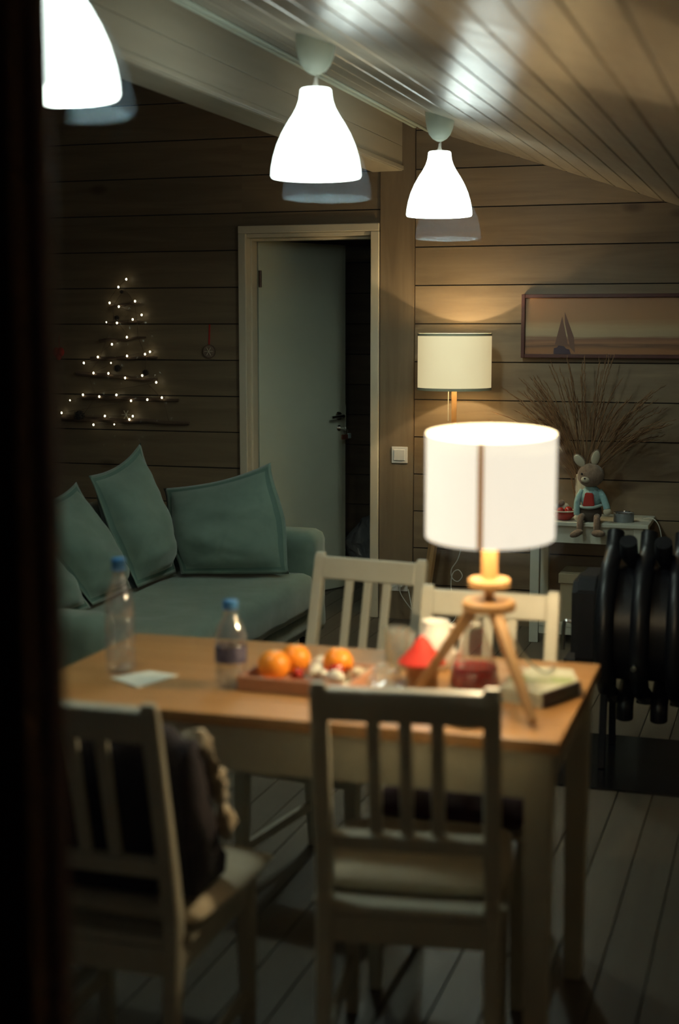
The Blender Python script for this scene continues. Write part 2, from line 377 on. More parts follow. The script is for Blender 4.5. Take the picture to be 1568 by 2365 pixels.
# room beyond the door
bb = struct(bpy.data.objects.new('wall_beyond', None)); link(bb)
part_box('wall_body', m_dark, bb, -3.9, -1.2, 8.82, 8.9, 0, 2.5, bev=0)
k = 0
while (k + 1) * PT < 2.5:
    part_box('wall_plank', m_wall, bb, -3.9, -1.2, 8.80, 8.82, k * PT + .003, (k + 1) * PT - .003, bev=0); k += 1
part_box('side_wall', m_wall, bb, -3.9, -3.8, 7.32, 8.80, 0, 2.5, bev=0)
part_box('side_wall', m_wall, bb, -1.3, -1.2, 7.32, 8.80, 0, 2.5, bev=0)
part_box('hall_ceiling', m_dark, bb, -3.9, -1.2, 7.32, 8.9, 2.5, 2.6, bev=0)
# door casing and jambs
ds = struct(bpy.data.objects.new('door_1', None)); link(ds)
cy0, cy1 = YB - .022, YB - .0005
part_box('casing', m_paint, ds, -2.824, -2.780, cy0, cy1, 0, DZ + .0, bev=.004)
part_box('casing', m_paint, ds, -2.092, -2.047, cy0 + .0, cy1, 0, DZ + .0, bev=.004)
part_box('casing', m_paint, ds, -2.824, -2.047, cy0, cy1, DZ + .0005, DZ + .040, bev=.004)
part_box('jamb', m_paint, ds, -2.805, DX0, YB, YB + .168, 0, DZ, bev=.002)
part_box('jamb', m_paint, ds, DX1, -2.067, YB, YB + .168, 0, DZ, bev=.002)
part_box('jamb', m_paint, ds, DX0, DX1, YB, YB + .168, DZ - .02, DZ, bev=.002)
part_box('door_stop', m_paint, ds, DX0, DX0 + .012, YB + .06, YB + .125, 0, DZ - .021, bev=.002)
part_box('door_stop', m_paint, ds, DX0 + .0125, DX1 - .0125, YB + .06, YB + .125, DZ - .034, DZ - .021, bev=.002)
th = math.radians(63); piv = Vector((DX0 + .006, YB + .172, 0))
leaf = part_box('door_leaf', m_door, ds, 0, .655, 0, .04, .008, DZ - .022, bev=.003); leaf.location = piv; leaf.rotation_euler = (0, 0, th)
part_box('rebate_strip', m_door, leaf, .6555, .690, .014, .0395, .008, DZ - .022, bev=.002)
for z in (1.79, .25): h = part_lathe('hinge', m_hinge, leaf, [(.009, -.045), (.009, .045)], 12, (.004, -.008, z), True, True)
ha = part_lathe('handle_rose', m_chrome, leaf, [(.024, 0), (.026, .004), (.022, .010), (.010, .012), (.010, .045)], 24, (0, 0, 0), True, True)
ha.location = (.615, -.001, 1.02); ha.rotation_euler = (PI / 2, 0, 0)
part_tube('handle_lever', m_chrome, leaf, [(.619, -.044, 1.02), (.585, -.05, 1.02), (.545, -.048, 1.018), (.515, -.045, 1.016)], .0085, 10)
part_lathe('key_escutcheon', m_chrome, leaf, [(.017, 0), (.017, .006)], 20, (0, 0, 0), True, True).matrix_local = Matrix.Translation((.615, -.001, .95)) @ Matrix.Rotation(PI / 2, 4, 'X')
part_box('latch_plate', m_chrome, leaf, .6895, .6915, .010, .030, .90, 1.08, bev=0)
dp = lambda x, y, z: piv + Vector((x * math.cos(th) - y * math.sin(th), x * math.sin(th) + y * math.cos(th), z))
ky = empty('key_bunch', 'key with a brown tag and blue fob hanging from the door lock', 'keys', dp(.615, -.008, .95), th)
part_box('key', m_chrome, ky, -.002, .002, -.045, 0, -.006, .006, bev=.001)
part_blob('key_head', m_chrome, ky, (0, -.050, 0), (.004, .010, .013), seg=8)
part_tube('ring', m_chrome, ky, [(.016 * math.sin(a), -.055, -.018 + .016 * math.cos(a)) for a in [i * PI / 5 for i in range(11)]], .0015, 6, k=2)
part_box('leather_tag', mat('tag_leather', (.22, .07, .03), .7), ky, -.038, .012, -.062, -.052, -.062, -.034, bev=.004)
part_box('fob', mat('fob_blue', (.45, .60, .65), .3), ky, .012, .034, -.066, -.052, -.058, -.028, bev=.004)
# window: outer frame and two panes of an insulating unit, very slightly out of parallel as such units are
wn = struct(bpy.data.objects.new('window_1', None)); link(wn)
part_box('frame_stile', m_frame, wn, -.836, -.773, YF - .075, YF + .012, WZ0, WZ1, bev=.006)
part_box('frame_stile', m_frame, wn, .002, .059, YF - .075, YF + .012, WZ0, WZ1, bev=.006)
part_box('sash_stile', m_frame, wn, -.7725, -.731, YF - .050, YF + .028, WZ0, WZ1, bev=.006)
part_box('glazing_bead', m_frame, wn, -.7305, -.716, YF - .018, YF + .010, WZ0 + .058, WZ1 - .05, bev=.005)
part_box('frame_rail', m_frame, wn, -.779, .0015, YF - .075, YF + .012, WZ1 - .05, WZ1, bev=.006)
part_box('frame_rail', m_frame, wn, -.7365, .0015, YF - .075, YF + .012, WZ0, WZ0 + .057, bev=.006)
def pane(y, ax, az):
    o = part_box('pane', m_pane, wn, -.360, .360, 0, .0005, -.62, .62, bev=0)
    me = o.data; bm = bmesh.new(); v = [bm.verts.new(p) for p in ((-.359, 0, -.60), (.359, 0, -.60), (.359, 0, .60), (-.359, 0, .60))]; bm.faces.new(v)
    bm.to_mesh(me); bm.free(); o.location = (-.361, y, 1.278); o.rotation_euler = (ax, 0, az); return o
pane(YF - .044, 0, 0); pane(YF - .028, math.radians(-.56), math.radians(-.17))

# unseen glazing added left of that frame, lets light out so less bounces back
w2 = struct(bpy.data.objects.new('window_unseen', None)); link(w2)
for x0, x1 in ((-4.50, -2.70), (-2.62, WX0)):
    part_box('frame_stile', m_frame, w2, x0, x0 + .05, YF - .07, YF + .01, .10, 2.28, bev=.004)
    part_box('frame_stile', m_frame, w2, x1 - .05, x1 - .0005, YF - .07, YF + .01, .10, 2.28, bev=.004)
    part_box('frame_rail', m_frame, w2, x0 + .0505, x1 - .0505, YF - .07, YF + .01, .10, .16, bev=.004)
    part_box('frame_rail', m_frame, w2, x0 + .0505, x1 - .0505, YF - .07, YF + .01, 2.22, 2.28, bev=.004)
    bm = bmesh.new(); bm.faces.new([bm.verts.new(p) for p in ((x0 + .05, YF - .03, .16), (x1 - .05, YF - .03, .16), (x1 - .05, YF - .03, 2.22), (x0 + .05, YF - .03, 2.22))]); bm_obj('pane', bm, m_pane, w2)

# ------------------------------------------------------------------ pendants
def make_pendant(label):
    p = empty('pendant_lamp', label, 'lamp', (0, 0, 0), group='row of white bell pendants')
    out = [(.136, 0), (.139, .006), (.137, .030), (.131, .062), (.120, .098), (.105, .132), (.088, .162), (.071, .188), (.059, .210), (.0515, .232), (.0485, .252), (.0475, .262), (.044, .266)]
    inn = [(r - .0035, z) for r, z in out[::-1]]; inn[0] = (.040, .264)
    part_lathe('shade', m_pend, p, out + inn + [out[0]], 56)
    part_lathe('lamp_holder', m_plastic, p, [(.0, .075), (.018, .075), (.020, .095), (.020, .235), (.039, .255), (.041, .262), (.012, .268), (.006, .285), (.004, .30)], 24)
    part_blob('bulb', m_bulb_c, p, (0, 0, .036), (.012, .012, .016), seg=10)
    part_tube('cord', m_cable, p, [(0, 0, .27), (.004, 0, .295), (-.001, 0, .32)], .0035, 8)
    cn = [(.004, 0), (.012, .002), (.030, .012), (.045, .030), (.055, .055), (.060, .085), (.061, .118), (.058, .13)]
    bm = bmesh.new(); lathe(bm, cn, 32, (0, 0, .306), True, True)
    for v in bm.verts:                                     # the rim is cut to the slope of the ceiling
        v.co.z = min(v.co.z, .418 - SL * v.co.x)
    bm_obj('canopy', bm, m_canopy, p, smooth=True, auto=True)
    return p
PZ = 1.985
labs = ['white bell pendant at the upper left corner, nearest, cut by the window frame', 'white bell pendant in the middle of the row, above the door', 'smallest and farthest white bell pendant, beside the timber column']
base = make_pendant(labs[0]); base.location = (-1.40, 2.54, PZ - .012)
pend = [base, dup_tree(base, (-1.423, 4.25, PZ), 0, labs[1]), dup_tree(base, (-1.445, 5.95, PZ + .008), 0, labs[2])]
for q in pend:
    point_light('bulb_light', q, (0, 0, .036), COOL, E_PENDANT * (.6 if q is base else 1.0), .028)   # the nearest bulb is dimmer

# ------------------------------------------------------------------ chairs
def make_chair(label):
    c = empty('dining_chair', label, 'chair', (0, 0, 0), group='whitewashed slat back chairs around the table')
    for s in (-1, 1):
        bm = bmesh.new()
        pts = [(s * .163, -.035, 0), (s * .163, 0, .40), (s * .162, -.01, .50), (s * .161, -.088, .872)]
        for i, (a, b) in enumerate(zip(pts, pts[1:])):
            pass
        # one tapering post bent at the seat
        secs = [((s * .163, -.040, 0), .028, .026), ((s * .163, -.004, .33), .033, .036), ((s * .163, .002, .44), .034, .038), ((s * .162, -.014, .54), .034, .034), ((s * .161, -.085, .862), .034, .022), ((s * .161, -.087, .874), .026, .016)]
        rings = []
        for p, wx, wy in secs:
            rings.append([bm.verts.new((p[0] + a * wx / 2, p[1] + b * wy / 2, p[2])) for a, b in ((-1, -.6), (-.8, -1), (.8, -1), (1, -.6), (1, .6), (.8, 1), (-.8, 1), (-1, .6))])
        for A, B in zip(rings, rings[1:]):
            for k in range(8): bm.faces.new((A[k], A[(k + 1) % 8], B[(k + 1) % 8], B[k]))
        bm.faces.new(rings[0][::-1]); bm.faces.new(rings[-1])
        bm_obj('back_leg', bm, m_white, c)
        part_bar('front_leg', m_white, c, (s * .165, .375, 0), (s * .165, .370, .385), .028, .028, w2=.036, d2=.036)
        part_bar('side_rail', m_white, c, (s * .166, .012, .364), (s * .166, .352, .364), .020, .055)
        part_bar('stretcher', m_white, c, (s * .164, -.020, .125), (s * .164, .361, .125), .016, .028)
    def back_y(z): return -.014 - (z - .54) * .2205
    part_bar('top_rail', m_white, c, (-.148, back_y(.832), .832), (.148, back_y(.832), .832), .066, .026, Vector((0, -.22, 1)), bev=.006)
    part_bar('lower_rail', m_white, c, (-.148, back_y(.548), .548), (.148, back_y(.548), .548), .034, .026, Vector((0, -.22, 1)), bev=.005)
    for x in (-.060, 0, .060):
        part_bar('slat', m_white, c, (x, back_y(.563), .563), (x, back_y(.803), .803), .026, .011)
    part_bar('back_rail', m_white, c, (-.147, -.004, .364), (.147, -.004, .364), .055, .020, Vector((0, 0, 1)))
    part_bar('front_rail', m_white, c, (-.147, .370, .364), (.147, .370, .364), .055, .020, Vector((0, 0, 1)))
    bm = bmesh.new(); prism(bm, [(-.146, -.012), (.146, -.012), (.146, .018), (.19, .018), (.196, .40), (-.196, .40), (-.19, .018), (-.146, .018)], (.393, .411), 'z')
    bmesh.ops.bevel(bm, geom=bm.edges[:], offset=.003, segments=2, affect='EDGES')
    bm_obj('seat', bm, m_white, c)
    return c
near = make_chair('near chair seen from behind in front of the table, cream cushion on it'); near.location = (-.670, 2.554, 0); near.rotation_euler = (0, 0, math.radians(8.5))
dup_tree(near, (-1.21, 2.290, 0), math.radians(.5), 'chair at the lower left with a black coat on its seat')
dup_tree(near, (-1.150, 3.800, 0), math.radians(180 - 9), 'far chair turned slightly, nearest the sofa')
dup_tree(near, (-.705, 3.400, 0), math.radians(180), 'far chair behind the glowing table lamp')
def cushion(name, label, cx, cy, rz, sx, sy, t, z0, m, group=None):
    bm = bmesh.new(); N = 22; top = {}; bot = {}
    for i in range(N + 1):
        for j in range(N + 1):
            u, v = 2 * i / N - 1, 2 * j / N - 1
            e = max(0, (1 - abs(u) ** 5)) ** .5 * max(0, (1 - abs(v) ** 5)) ** .5
            x = u * sx * (1 - .04 * v * v); y = v * sy * (1 - .04 * u * u)
            n1 = noise.noise(Vector((x * 14, y * 14, 1.3))) * .006
            top[i, j] = bm.verts.new((x, y, t * .45 + t * .55 * e + n1 * e)) if 0 < i < N and 0 < j < N else None
            b = bm.verts.new((x, y, t * .45 * (1 - e ** .5)))
            bot[i, j] = b
            if top[i, j] is None: top[i, j] = bm.verts.new((x, y, t * .5))
    for i in range(N):
        for j in range(N):
            bm.faces.new((top[i, j], top[i + 1, j], top[i + 1, j + 1], top[i, j + 1])); bm.faces.new((bot[i, j], bot[i, j + 1], bot[i + 1, j + 1], bot[i + 1, j]))
    for k in range(N):
        bm.faces.new((bot[k, 0], bot[k + 1, 0], top[k + 1, 0], top[k, 0])); bm.faces.new((bot[k, N], top[k, N], top[k + 1, N], bot[k + 1, N]))
        bm.faces.new((bot[0, k], top[0, k], top[0, k + 1], bot[0, k + 1])); bm.faces.new((bot[N, k], bot[N, k + 1], top[N, k + 1], top[N, k]))
    o = bm_obj(name, bm, m, None, smooth=True, loc=(cx, cy, z0)); o.rotation_euler = (0, 0, rz); return tag(o, label, 'cushion', group)
cushion('seat_cushion', 'cream quilted pad on the near chair seat', -.700, 2.757, math.radians(8), .190, .165, .062, .4112, m_cream, 'cream seat pads')
cushion('seat_cushion', 'cream pad showing beside the black coat on the lower left chair', -1.165, 2.50, math.radians(-3), .175, .180, .055, .4112, m_cream, 'cream seat pads')
cushion('seat_cushion', 'dark maroon pad on the far chair behind the lamp, seen through the near chair', -.705, 3.205, 0, .185, .190, .045, .4112, mix_vary(mat('maroon_fabric', (.06, .012, .014), .9), (.05, .010, .012), (.075, .016, .018), (14, 14, 14), bump=.3))
# black coat with a fur edge, dumped against the inside of the left chair's back
ct = empty('coat', 'black coat with cream fur trim bundled on the lower left chair', 'coat', (-1.21, 2.36, .472))
bm = bmesh.new(); N, K = 30, 26
prof = [(-.035, .0), (-.070, .10), (-.090, .20), (-.105, .290), (-.080, .335), (-.020, .330), (.020, .26), (.055, .17), (.095, .085), (.140, .035), (.150, .004), (.04, -.001)]
rings = []
for i in range(N + 1):
    u = 2 * i / N - 1; s = (1 - abs(u) ** 6) ** .5 if abs(u) < 1 else 0; s = max(s, .75); ring = []
    cxp = sum(p[0] for p in prof) / len(prof); czp = .12
    for (py, pz) in catmull([(a, b, 0) for a, b in prof] + [(prof[0][0], prof[0][1], 0)], 2)[:-1] and [(q.x, q.y) for q in catmull([(a, b, 0) for a, b in prof] + [(prof[0][0], prof[0][1], 0)], 2)[:-1]]:
        y = cxp + (py - cxp) * s; z = max(0, czp + (pz - czp) * (s * .5 + .5)) if pz > .01 else 0
        q = Vector((u * .192, y, z)); nv = noise.noise_vector(q * 16) * .012
        if z > .02: q += Vector((nv.x, nv.y * .6, nv.z))
        ring.append(bm.verts.new(q))
    rings.append(ring)
for A, B in zip(rings, rings[1:]):
    for k in range(len(A)): bm.faces.new((A[k], A[(k + 1) % len(A)], B[(k + 1) % len(A)], B[k]))
bm.faces.new(rings[0][::-1]); bm.faces.new(rings[-1])
bm_obj('coat_body', bm, m_coat, ct, smooth=True)
bm = bmesh.new(); pts = catmull([(.168, .000, .300), (.192, .030, .262), (.196, .052, .215), (.198, .072, .165), (.200, .092, .115), (.192, .108, .075)], 8)
tube(bm, pts, lambda t: .021 * (.75 + .35 * math.sin(t * 17)), 14)
for v in bm.verts: v.co += noise.noise_vector(v.co * 55) * .013 + noise.noise_vector(v.co * 120) * .005
bm_obj('fur_trim', bm, m_fur, ct, smooth=True)

# ------------------------------------------------------------------ dining table
TR = .012; TC = Vector((-.982, 2.930, 0))
tb = empty('dining_table', 'whitewashed dining table with a honey brown wooden top', 'table', TC, TR)
for k in range(5):
    y0 = -.330 + k * .132
    part_box('top_board', m_oak, tb, -.588, .588, y0 + .0003, y0 + .1317, .724, .75, bev=.0012 if 0 < k < 4 else .003)
for sx in (-1, 1):
    for sy in (-1, 1):
        part_bar('leg', m_white, tb, (sx * .545, sy * .287, 0), (sx * .545, sy * .287, .7238), .042, .042, w2=.056, d2=.056)
    part_box('apron', m_white, tb, sx * .545 - .010, sx * .545 + .010, -.258, .258, .622, .7235, bev=.002)
    part_box('apron', m_white, tb, -.516, .516, sx * .287 - .010, sx * .287 + .010, .622, .7235, bev=.002)

TZ = .75
# ------------------------------------------------------------------ table lamp
LC = Vector((-.585, 2.880, TZ))
tl = empty('table_lamp', 'glowing table lamp with drum shade and wooden tripod on the dining table', 'lamp', LC)
R_ = .134; z0, z1 = .346, .562
N = 64; bm = bmesh.new(); lathe(bm, [(R_, z0), (R_, z1), (R_ - .0015, z1), (R_ - .0015, z0), (R_, z0)], N)
TILT = Matrix.Translation((0, 0, .455)) @ Matrix.Rotation(math.radians(4.2), 4, Vector((.98, .2, 0))) @ Matrix.Translation((0, 0, -.455))
for v in bm.verts: v.co = TILT @ v.co
bm_obj('shade', bm, m_shade_t, tl, smooth=True, auto=True)
a = math.radians(-87)
part_box('shade_seam', mat('seam_strip', (.50, .26, .09), .8, emis=(1, .42, .09), es=.28), tl, -.0060, .0060, 0, .0012, z0 + .001, z1 - .003, bev=0, M=TILT @ Matrix.Translation((R_ * math.cos(a) + .0012 * math.cos(a), (R_ + .0012) * math.sin(a), 0)) @ Matrix.Rotation(a + PI / 2, 4, 'Z'))
for k in range(3):
    b_ = a + .5 + k * 2 * PI / 3; part_tube('shade_spider', m_chrome, tl, [(0, 0, z0 + .006), (R_ * .97 * math.cos(b_), R_ * .97 * math.sin(b_), z0 + .012)], .0015, 6, k=0)
part_lathe('stem', m_lampwood, tl, [(.0, .258), (.017, .258), (.0165, .300), (.0165, .318)], 24, cap1=True)
part_lathe('lamp_socket', m_plastic, tl, [(.0175, .318), (.0175, .342), (.014, .346)], 20, cap0=True, cap1=True)

part_lathe('collar', m_lampwood, tl, [(.0, .238), (.040, .238), (.0435, .242), (.0435, .254), (.040, .258), (.0, .258)], 32)
part_lathe('neck', m_lampwood, tl, [(.011, .212), (.011, .238)], 20)
part_lathe('tripod_hub', m_lampwood, tl, [(.0, .190), (.052, .190), (.056, .194), (.056, .207), (.052, .212), (.0, .212)], 32)
for fx, fy in ((-.455, 2.690), (-.735, 2.850), (-.572, 3.110)):
    d = Vector((fx, fy, 0)) - Vector((LC.x, LC.y, 0)); q = d.normalized() * .034
    a_, b_ = Vector((d.x, d.y, .0095)), Vector((q.x, q.y, .192))
    part_bar('leg', m_lampwood, tl, a_, b_, .015, .017, wdir=Vector((-d.y, d.x, 0)), w2=.024, d2=.026)
point_light('bulb_light', tl, (0, 0, .372), WARM, E_TABLE, .014)
part_tube('cord', m_cable, tl, [(.0, .012, .212), (.035, .03, .14), (.07, .06, .078), (.10, .10, .042), (.11, .16, .038), (.10, .215, .020), (.07, .25, .004), (.0, .29, .0035)], .0028, 8)

# ------------------------------------------------------------------ floor lamp
FC = Vector((-1.588, 6.887, 0))
flp = empty('floor_lamp', 'wooden tripod floor lamp with lit cream drum shade by the wall', 'lamp', FC)
R2, s0, s1 = .1815, 1.222, 1.500
bm = bmesh.new(); lathe(bm, [(R2, s0), (R2, s1), (R2 - .002, s1), (R2 - .002, s0), (R2, s0)], 64); bm_obj('shade', bm, m_shade_f, flp, smooth=True, auto=True)
for za in (s0, s1 - .013):
    part_lathe('shade_rim', m_rim, flp, [(R2 + .0012, za), (R2 + .0012, za + .013), (R2 - .0005, za + .013)], 64)
for k in range(3):
    b_ = .4 + k * 2 * PI / 3; part_tube('shade_spider', m_chrome, flp, [(0, 0, 1.30), (R2 * .985 * math.cos(b_), R2 * .985 * math.sin(b_), 1.30)], .002, 6, k=0)
part_lathe('stem', m_lampwood, flp, [(.0, 1.02), (.013, 1.02), (.013, 1.31)], 20, cap1=True)
part_lathe('lamp_socket', m_plastic, flp, [(.02, 1.31), (.02, 1.345), (.013, 1.35)], 20, cap0=True, cap1=True)

part_lathe('tripod_hub', m_lampwood, flp, [(.0, .985), (.055, .985), (.058, .99), (.058, 1.015), (.055, 1.02), (.0, 1.02)], 32)
for dx, dy in ((-.10, -.24), (-.20, .12), (.23, .12)):
    d = Vector((dx, dy, 0)); q = d.normalized() * .036
    part_bar('leg', m_lampwood, flp, (d.x, d.y, .006), (q.x, q.y, .987), .020, .022, wdir=Vector((-d.y, d.x, 0)), w2=.030, d2=.032)
point_light('bulb_light', flp, (0, 0, 1.375), WARM, E_FLOOR, .010)
part_tube('pull_cord', m_cable, flp, [(-.020, -.02, 1.31), (-.024, -.022, 1.2), (-.024, -.022, 1.07)], .0022, 6)
part_tube('power_cable', m_cable, flp, [(.0, .02, .98), (.03, .08, .70), (.020, .12, .46), (.0, .13, .36), (-.035, .13, .30), (-.030, .13, .255), (.0, .13, .240), (.022, .13, .270), (.0, .13, .300), (-.03, .132, .275), (-.035, .13, .20), (-.01, .13, .05), (-.10, .10, .006), (-.22, .12, .05), (-.283, .205, .17)], .0030, 6)

# ------------------------------------------------------------------ switch and socket on the column
sw = empty('light_switch', 'white square rocker switch on the timber column', 'switch', (-1.932, YB - .0125, .870))
part_box('plate', m_plastic, sw, -.043, .043, -.008, 0, -.043, .043, bev=.003)
part_box('rocker', m_plastic, sw, -.030, .030, -.014, -.0085, -.029, .029, bev=.003)
so = empty('wall_socket', 'white double socket low on the column with a plug in it', 'socket', (-1.932, YB - .0125, .190))
part_box('plate', m_plastic, so, -.060, .048, -.008, 0, -.040, .040, bev=.003)
for x in (-.032, .018):
    o = part_lathe('socket_well', m_white_d, so, [(.022, 0), (.022, .003), (.019, .003), (.018, -.002), (.0, -.002)], 24); o.location = (x, -.0085, 0); o.rotation_euler = (PI / 2, 0, 0)
o = part_lathe('plug', m_plastic, so, [(.0, 0), (.018, 0), (.018, .02), (.012, .034), (.0, .036)], 20); o.location = (.018, -.012, 0); o.rotation_euler = (PI / 2, 0, 0)
part_tube('plug_cable', m_cable, so, [(.018, -.046, 0), (.022, -.055, -.04), (.06, -.05, -.10), (.11, -.04, -.16)], .0028, 6)

# ------------------------------------------------------------------ sofa
def soft_box(bm, x0, x1, y0, y1, z0, z1, r=.04, n=.006, nf=7, sub=.045):
    nx_, ny_, nz2 = [max(2, int(round(l / sub))) for l in (x1 - x0, y1 - y0, z1 - z0)]
    c = Vector(((x0 + x1) / 2, (y0 + y1) / 2, (z0 + z1) / 2)); h = Vector(((x1 - x0) / 2, (y1 - y0) / 2, (z1 - z0) / 2))
    vs = {}
    def V(i, j, k):
        if (i, j, k) in vs: return vs[i, j, k]
        p = Vector((-h.x + 2 * h.x * i / nx_, -h.y + 2 * h.y * j / ny_, -h.z + 2 * h.z * k / nz2))
        q = Vector([max(-h[a] + r, min(h[a] - r, p[a])) for a in range(3)]); d = p - q
        if d.length > 1e-6: p = q + d.normalized() * min(r, d.length if sum(abs(d[a]) > 1e-6 for a in range(3)) == 1 else r)
        w_ = p + c; w_ += noise.noise_vector(w_ * nf) * n + noise.noise_vector(w_ * nf * 3.1) * n * .35
        vs[i, j, k] = bm.verts.new(w_); return vs[i, j, k]
    for i in range(nx_):
        for j in range(ny_):
            bm.faces.new((V(i, j, 0), V(i, j + 1, 0), V(i + 1, j + 1, 0), V(i + 1, j, 0))); bm.faces.new((V(i, j, nz2), V(i + 1, j, nz2), V(i + 1, j + 1, nz2), V(i, j + 1, nz2)))
        for k in range(nz2):
            bm.faces.new((V(i, 0, k), V(i + 1, 0, k), V(i + 1, 0, k + 1), V(i, 0, k + 1))); bm.faces.new((V(i, ny_, k), V(i, ny_, k + 1), V(i + 1, ny_, k + 1), V(i + 1, ny_, k)))
    for j in range(ny_):
        for k in range(nz2):
            bm.faces.new((V(0, j, k), V(0, j, k + 1), V(0, j + 1, k + 1), V(0, j + 1, k))); bm.faces.new((V(nx_, j, k), V(nx_, j + 1, k), V(nx_, j + 1, k + 1), V(nx_, j, k + 1)))
def part_soft(name, parent, *a, m=None, **k):
    bm = bmesh.new(); soft_box(bm, *a, **k); return bm_obj(name, bm, m or m_sofa, parent, smooth=True)
sf = empty('sofa', 'dusty green linen sofa with low arms along the left side', 'sofa', (-2.6, 5.2, 0))
def L(x, y, z): return (x + 2.6, y - 5.2, z)
def sb(name, x0, x1, y0, y1, z0, z1, **k): return part_soft(name, sf, x0 + 2.6, x1 + 2.6, y0 - 5.2, y1 - 5.2, z0, z1, **k)
sb('seat_cushion', -2.88, -2.03, 4.32, 6.06, .235, .420, r=.045)
sb('seat_base', -2.90, -2.06, 4.34, 6.10, .13, .262, r=.03, n=.003)
sb('armrest', -2.98, -2.045, 6.065, 6.275, .11, .600, r=.045)
sb('armrest', -2.98, -2.15, 4.13, 4.315, .11, .575, r=.045)
sb('backrest', -3.06, -2.885, 4.20, 6.27, .11, .74, r=.05)
for x, y in ((-2.95, 4.25), (-2.22, 4.22), (-2.95, 6.15), (-2.12, 6.15)):
    part_lathe('foot', m_black, sf, [(.02, 0), (.026, .12)], 12, L(x, y, 0), True, True)
def pillow(label, A, B, C_, D, t, nrm, seedv=0.0):
    """A bottom left, B bottom right, C top right, D top left (world)"""
    A, B, C_, D = map(Vector, (A, B, C_, D)); nrm = Vector(nrm).normalized(); bm = bmesh.new(); N = 34; side = {}
    org = (A + B) / 2
    for sgn in (1, -1):
        for i in range(N + 1):
            for j in range(N + 1):
                u, v = i / N, j / N
                if sgn == -1 and (i in (0, N) or j in (0, N)): side[sgn, i, j] = side[1, i, j]; continue
                a, b = 2 * u - 1, 2 * v - 1
                su, sv = u + .045 * math.sin(PI * u * 2) * .0, v
                pinch = (.060 if b > 0 else .0) * (1 - a * a) * b * b; pinch2 = (.045 * (b > 0) * b - .075 * (b <= 0) * b * 0 - .045 * (1 - b * b)) * (1 - b * b) * abs(a) ** 2 * (1 if a > 0 else -1)
                uu, vv = u - pinch2, v - pinch
                p = A * (1 - uu) * (1 - vv) + B * uu * (1 - vv) + C_ * uu * vv + D * (1 - uu) * vv
                fl_ = .90; aa, bb_ = min(1, abs(a) / fl_), min(1, abs(b) / fl_)
                h = (1 - aa ** 2.6) ** .62 * (1 - bb_ ** 2.6) ** .62 if aa < 1 and bb_ < 1 else 0
                h *= 1 + .38 * (-b) * (1 - aa * aa)
                wr = noise.noise(Vector((p.x * 5 + seedv, p.y * 5, p.z * 18))) * .014 + (.5 - abs(noise.noise(Vector((p.x * 7 + seedv, p.y * 7, p.z * 26 + p.x * 9))))) * .020 * (1 - v) ** 1.5
                p = p + nrm * sgn * (t * h + wr * (.25 + h) * (1.4 - v) + (.002 if h == 0 else 0))
                side[sgn, i, j] = bm.verts.new(p - org)
    hem = []
    for sgn in (1, -1):
        for i in range(N):
            for j in range(N):
                q = [side[sgn, i, j], side[sgn, i + 1, j], side[sgn, i + 1, j + 1], side[sgn, i, j + 1]]
                f = bm.faces.new(q if sgn == 1 else q[::-1])
                if i in (1, N - 2) and 0 < j < N - 1 or j in (1, N - 2) and 0 < i < N - 1: f.material_index = 1
    o = bm_obj('pillow', bm, [m_sofa, m_seam], None, smooth=True, loc=org)
    return tag(o, label, 'pillow', 'big green linen pillows on the sofa')
pillow('large green pillow lying flat against the far arm, next to the door', (-2.560, 5.75, .437), (-2.105, 5.90, .437), (-2.262, 6.10, .915), (-2.77, 6.03, .785), .105, (-.25, -1, .15), 3.0)
pillow('green pillow with a raised pointed corner, highest on the sofa', (-2.60, 5.38, .437), (-2.60, 5.78, .437), (-2.84, 5.935, 1.005), (-2.845, 5.43, .900), .125, (1, -.30, .25), 8.0)
pillow('green pillow leaning left of the highest one', (-2.60, 4.97, .437), (-2.62, 5.36, .437), (-2.85, 5.33, .885), (-2.85, 4.86, .840), .105, (1, -.10, .30), 14.0)
pillow('leftmost green pillow, mostly cut off by the window frame', (-2.60, 4.52, .437), (-2.585, 4.93, .437), (-2.83, 4.83, .80), (-2.84, 4.40, .80), .095, (1, -.05, .30), 21.0)

# ------------------------------------------------------------------ twig tree with lights, wall ornaments
YT = YB - .0005
tt = empty('twig_tree', 'wall hanging of seven driftwood twigs arranged as a fir tree', 'wall decoration', (-3.5, YT, 1.0))
ST = [((-3.588, 1.645), (-3.401, 1.658)), ((-3.591, 1.549), (-3.388, 1.559)), ((-3.651, 1.457), (-3.371, 1.473)), ((-3.707, 1.357), (-3.305, 1.368)), ((-3.796, 1.276), (-3.307, 1.243)), ((-3.764, 1.143), (-3.181, 1.134)), ((-3.893, 1.024), (-3.119, 1.011))]
for k, (a, b) in enumerate(ST):
    pts = []; n = 7
    for i in range(n):
        t = i / (n - 1); pts.append((a[0] + (b[0] - a[0]) * t + 3.5, -.013, a[1] + (b[1] - a[1]) * t - 1.0 + .008 * noise.noise(Vector((i * .9, k * 2.3, 0)))))
    r0 = .006 + .0013 * k
    part_tube('twig', m_bark, tt, pts, lambda t, r0=r0: r0 * (1.15 - .5 * t), 8, k=3)
for s in (0, 1):
    pts = [(-3.495 + 3.5, -.006, .74)] + [(((a[0] * .85 + b[0] * .15) if s == 0 else (a[0] * .15 + b[0] * .85)) + 3.5, -.020, (a[1] if s == 0 else b[1]) - 1.0) for a, b in ST]
    part_tube('hanging_cord', m_bark, tt, pts, .0012, 5, k=0)
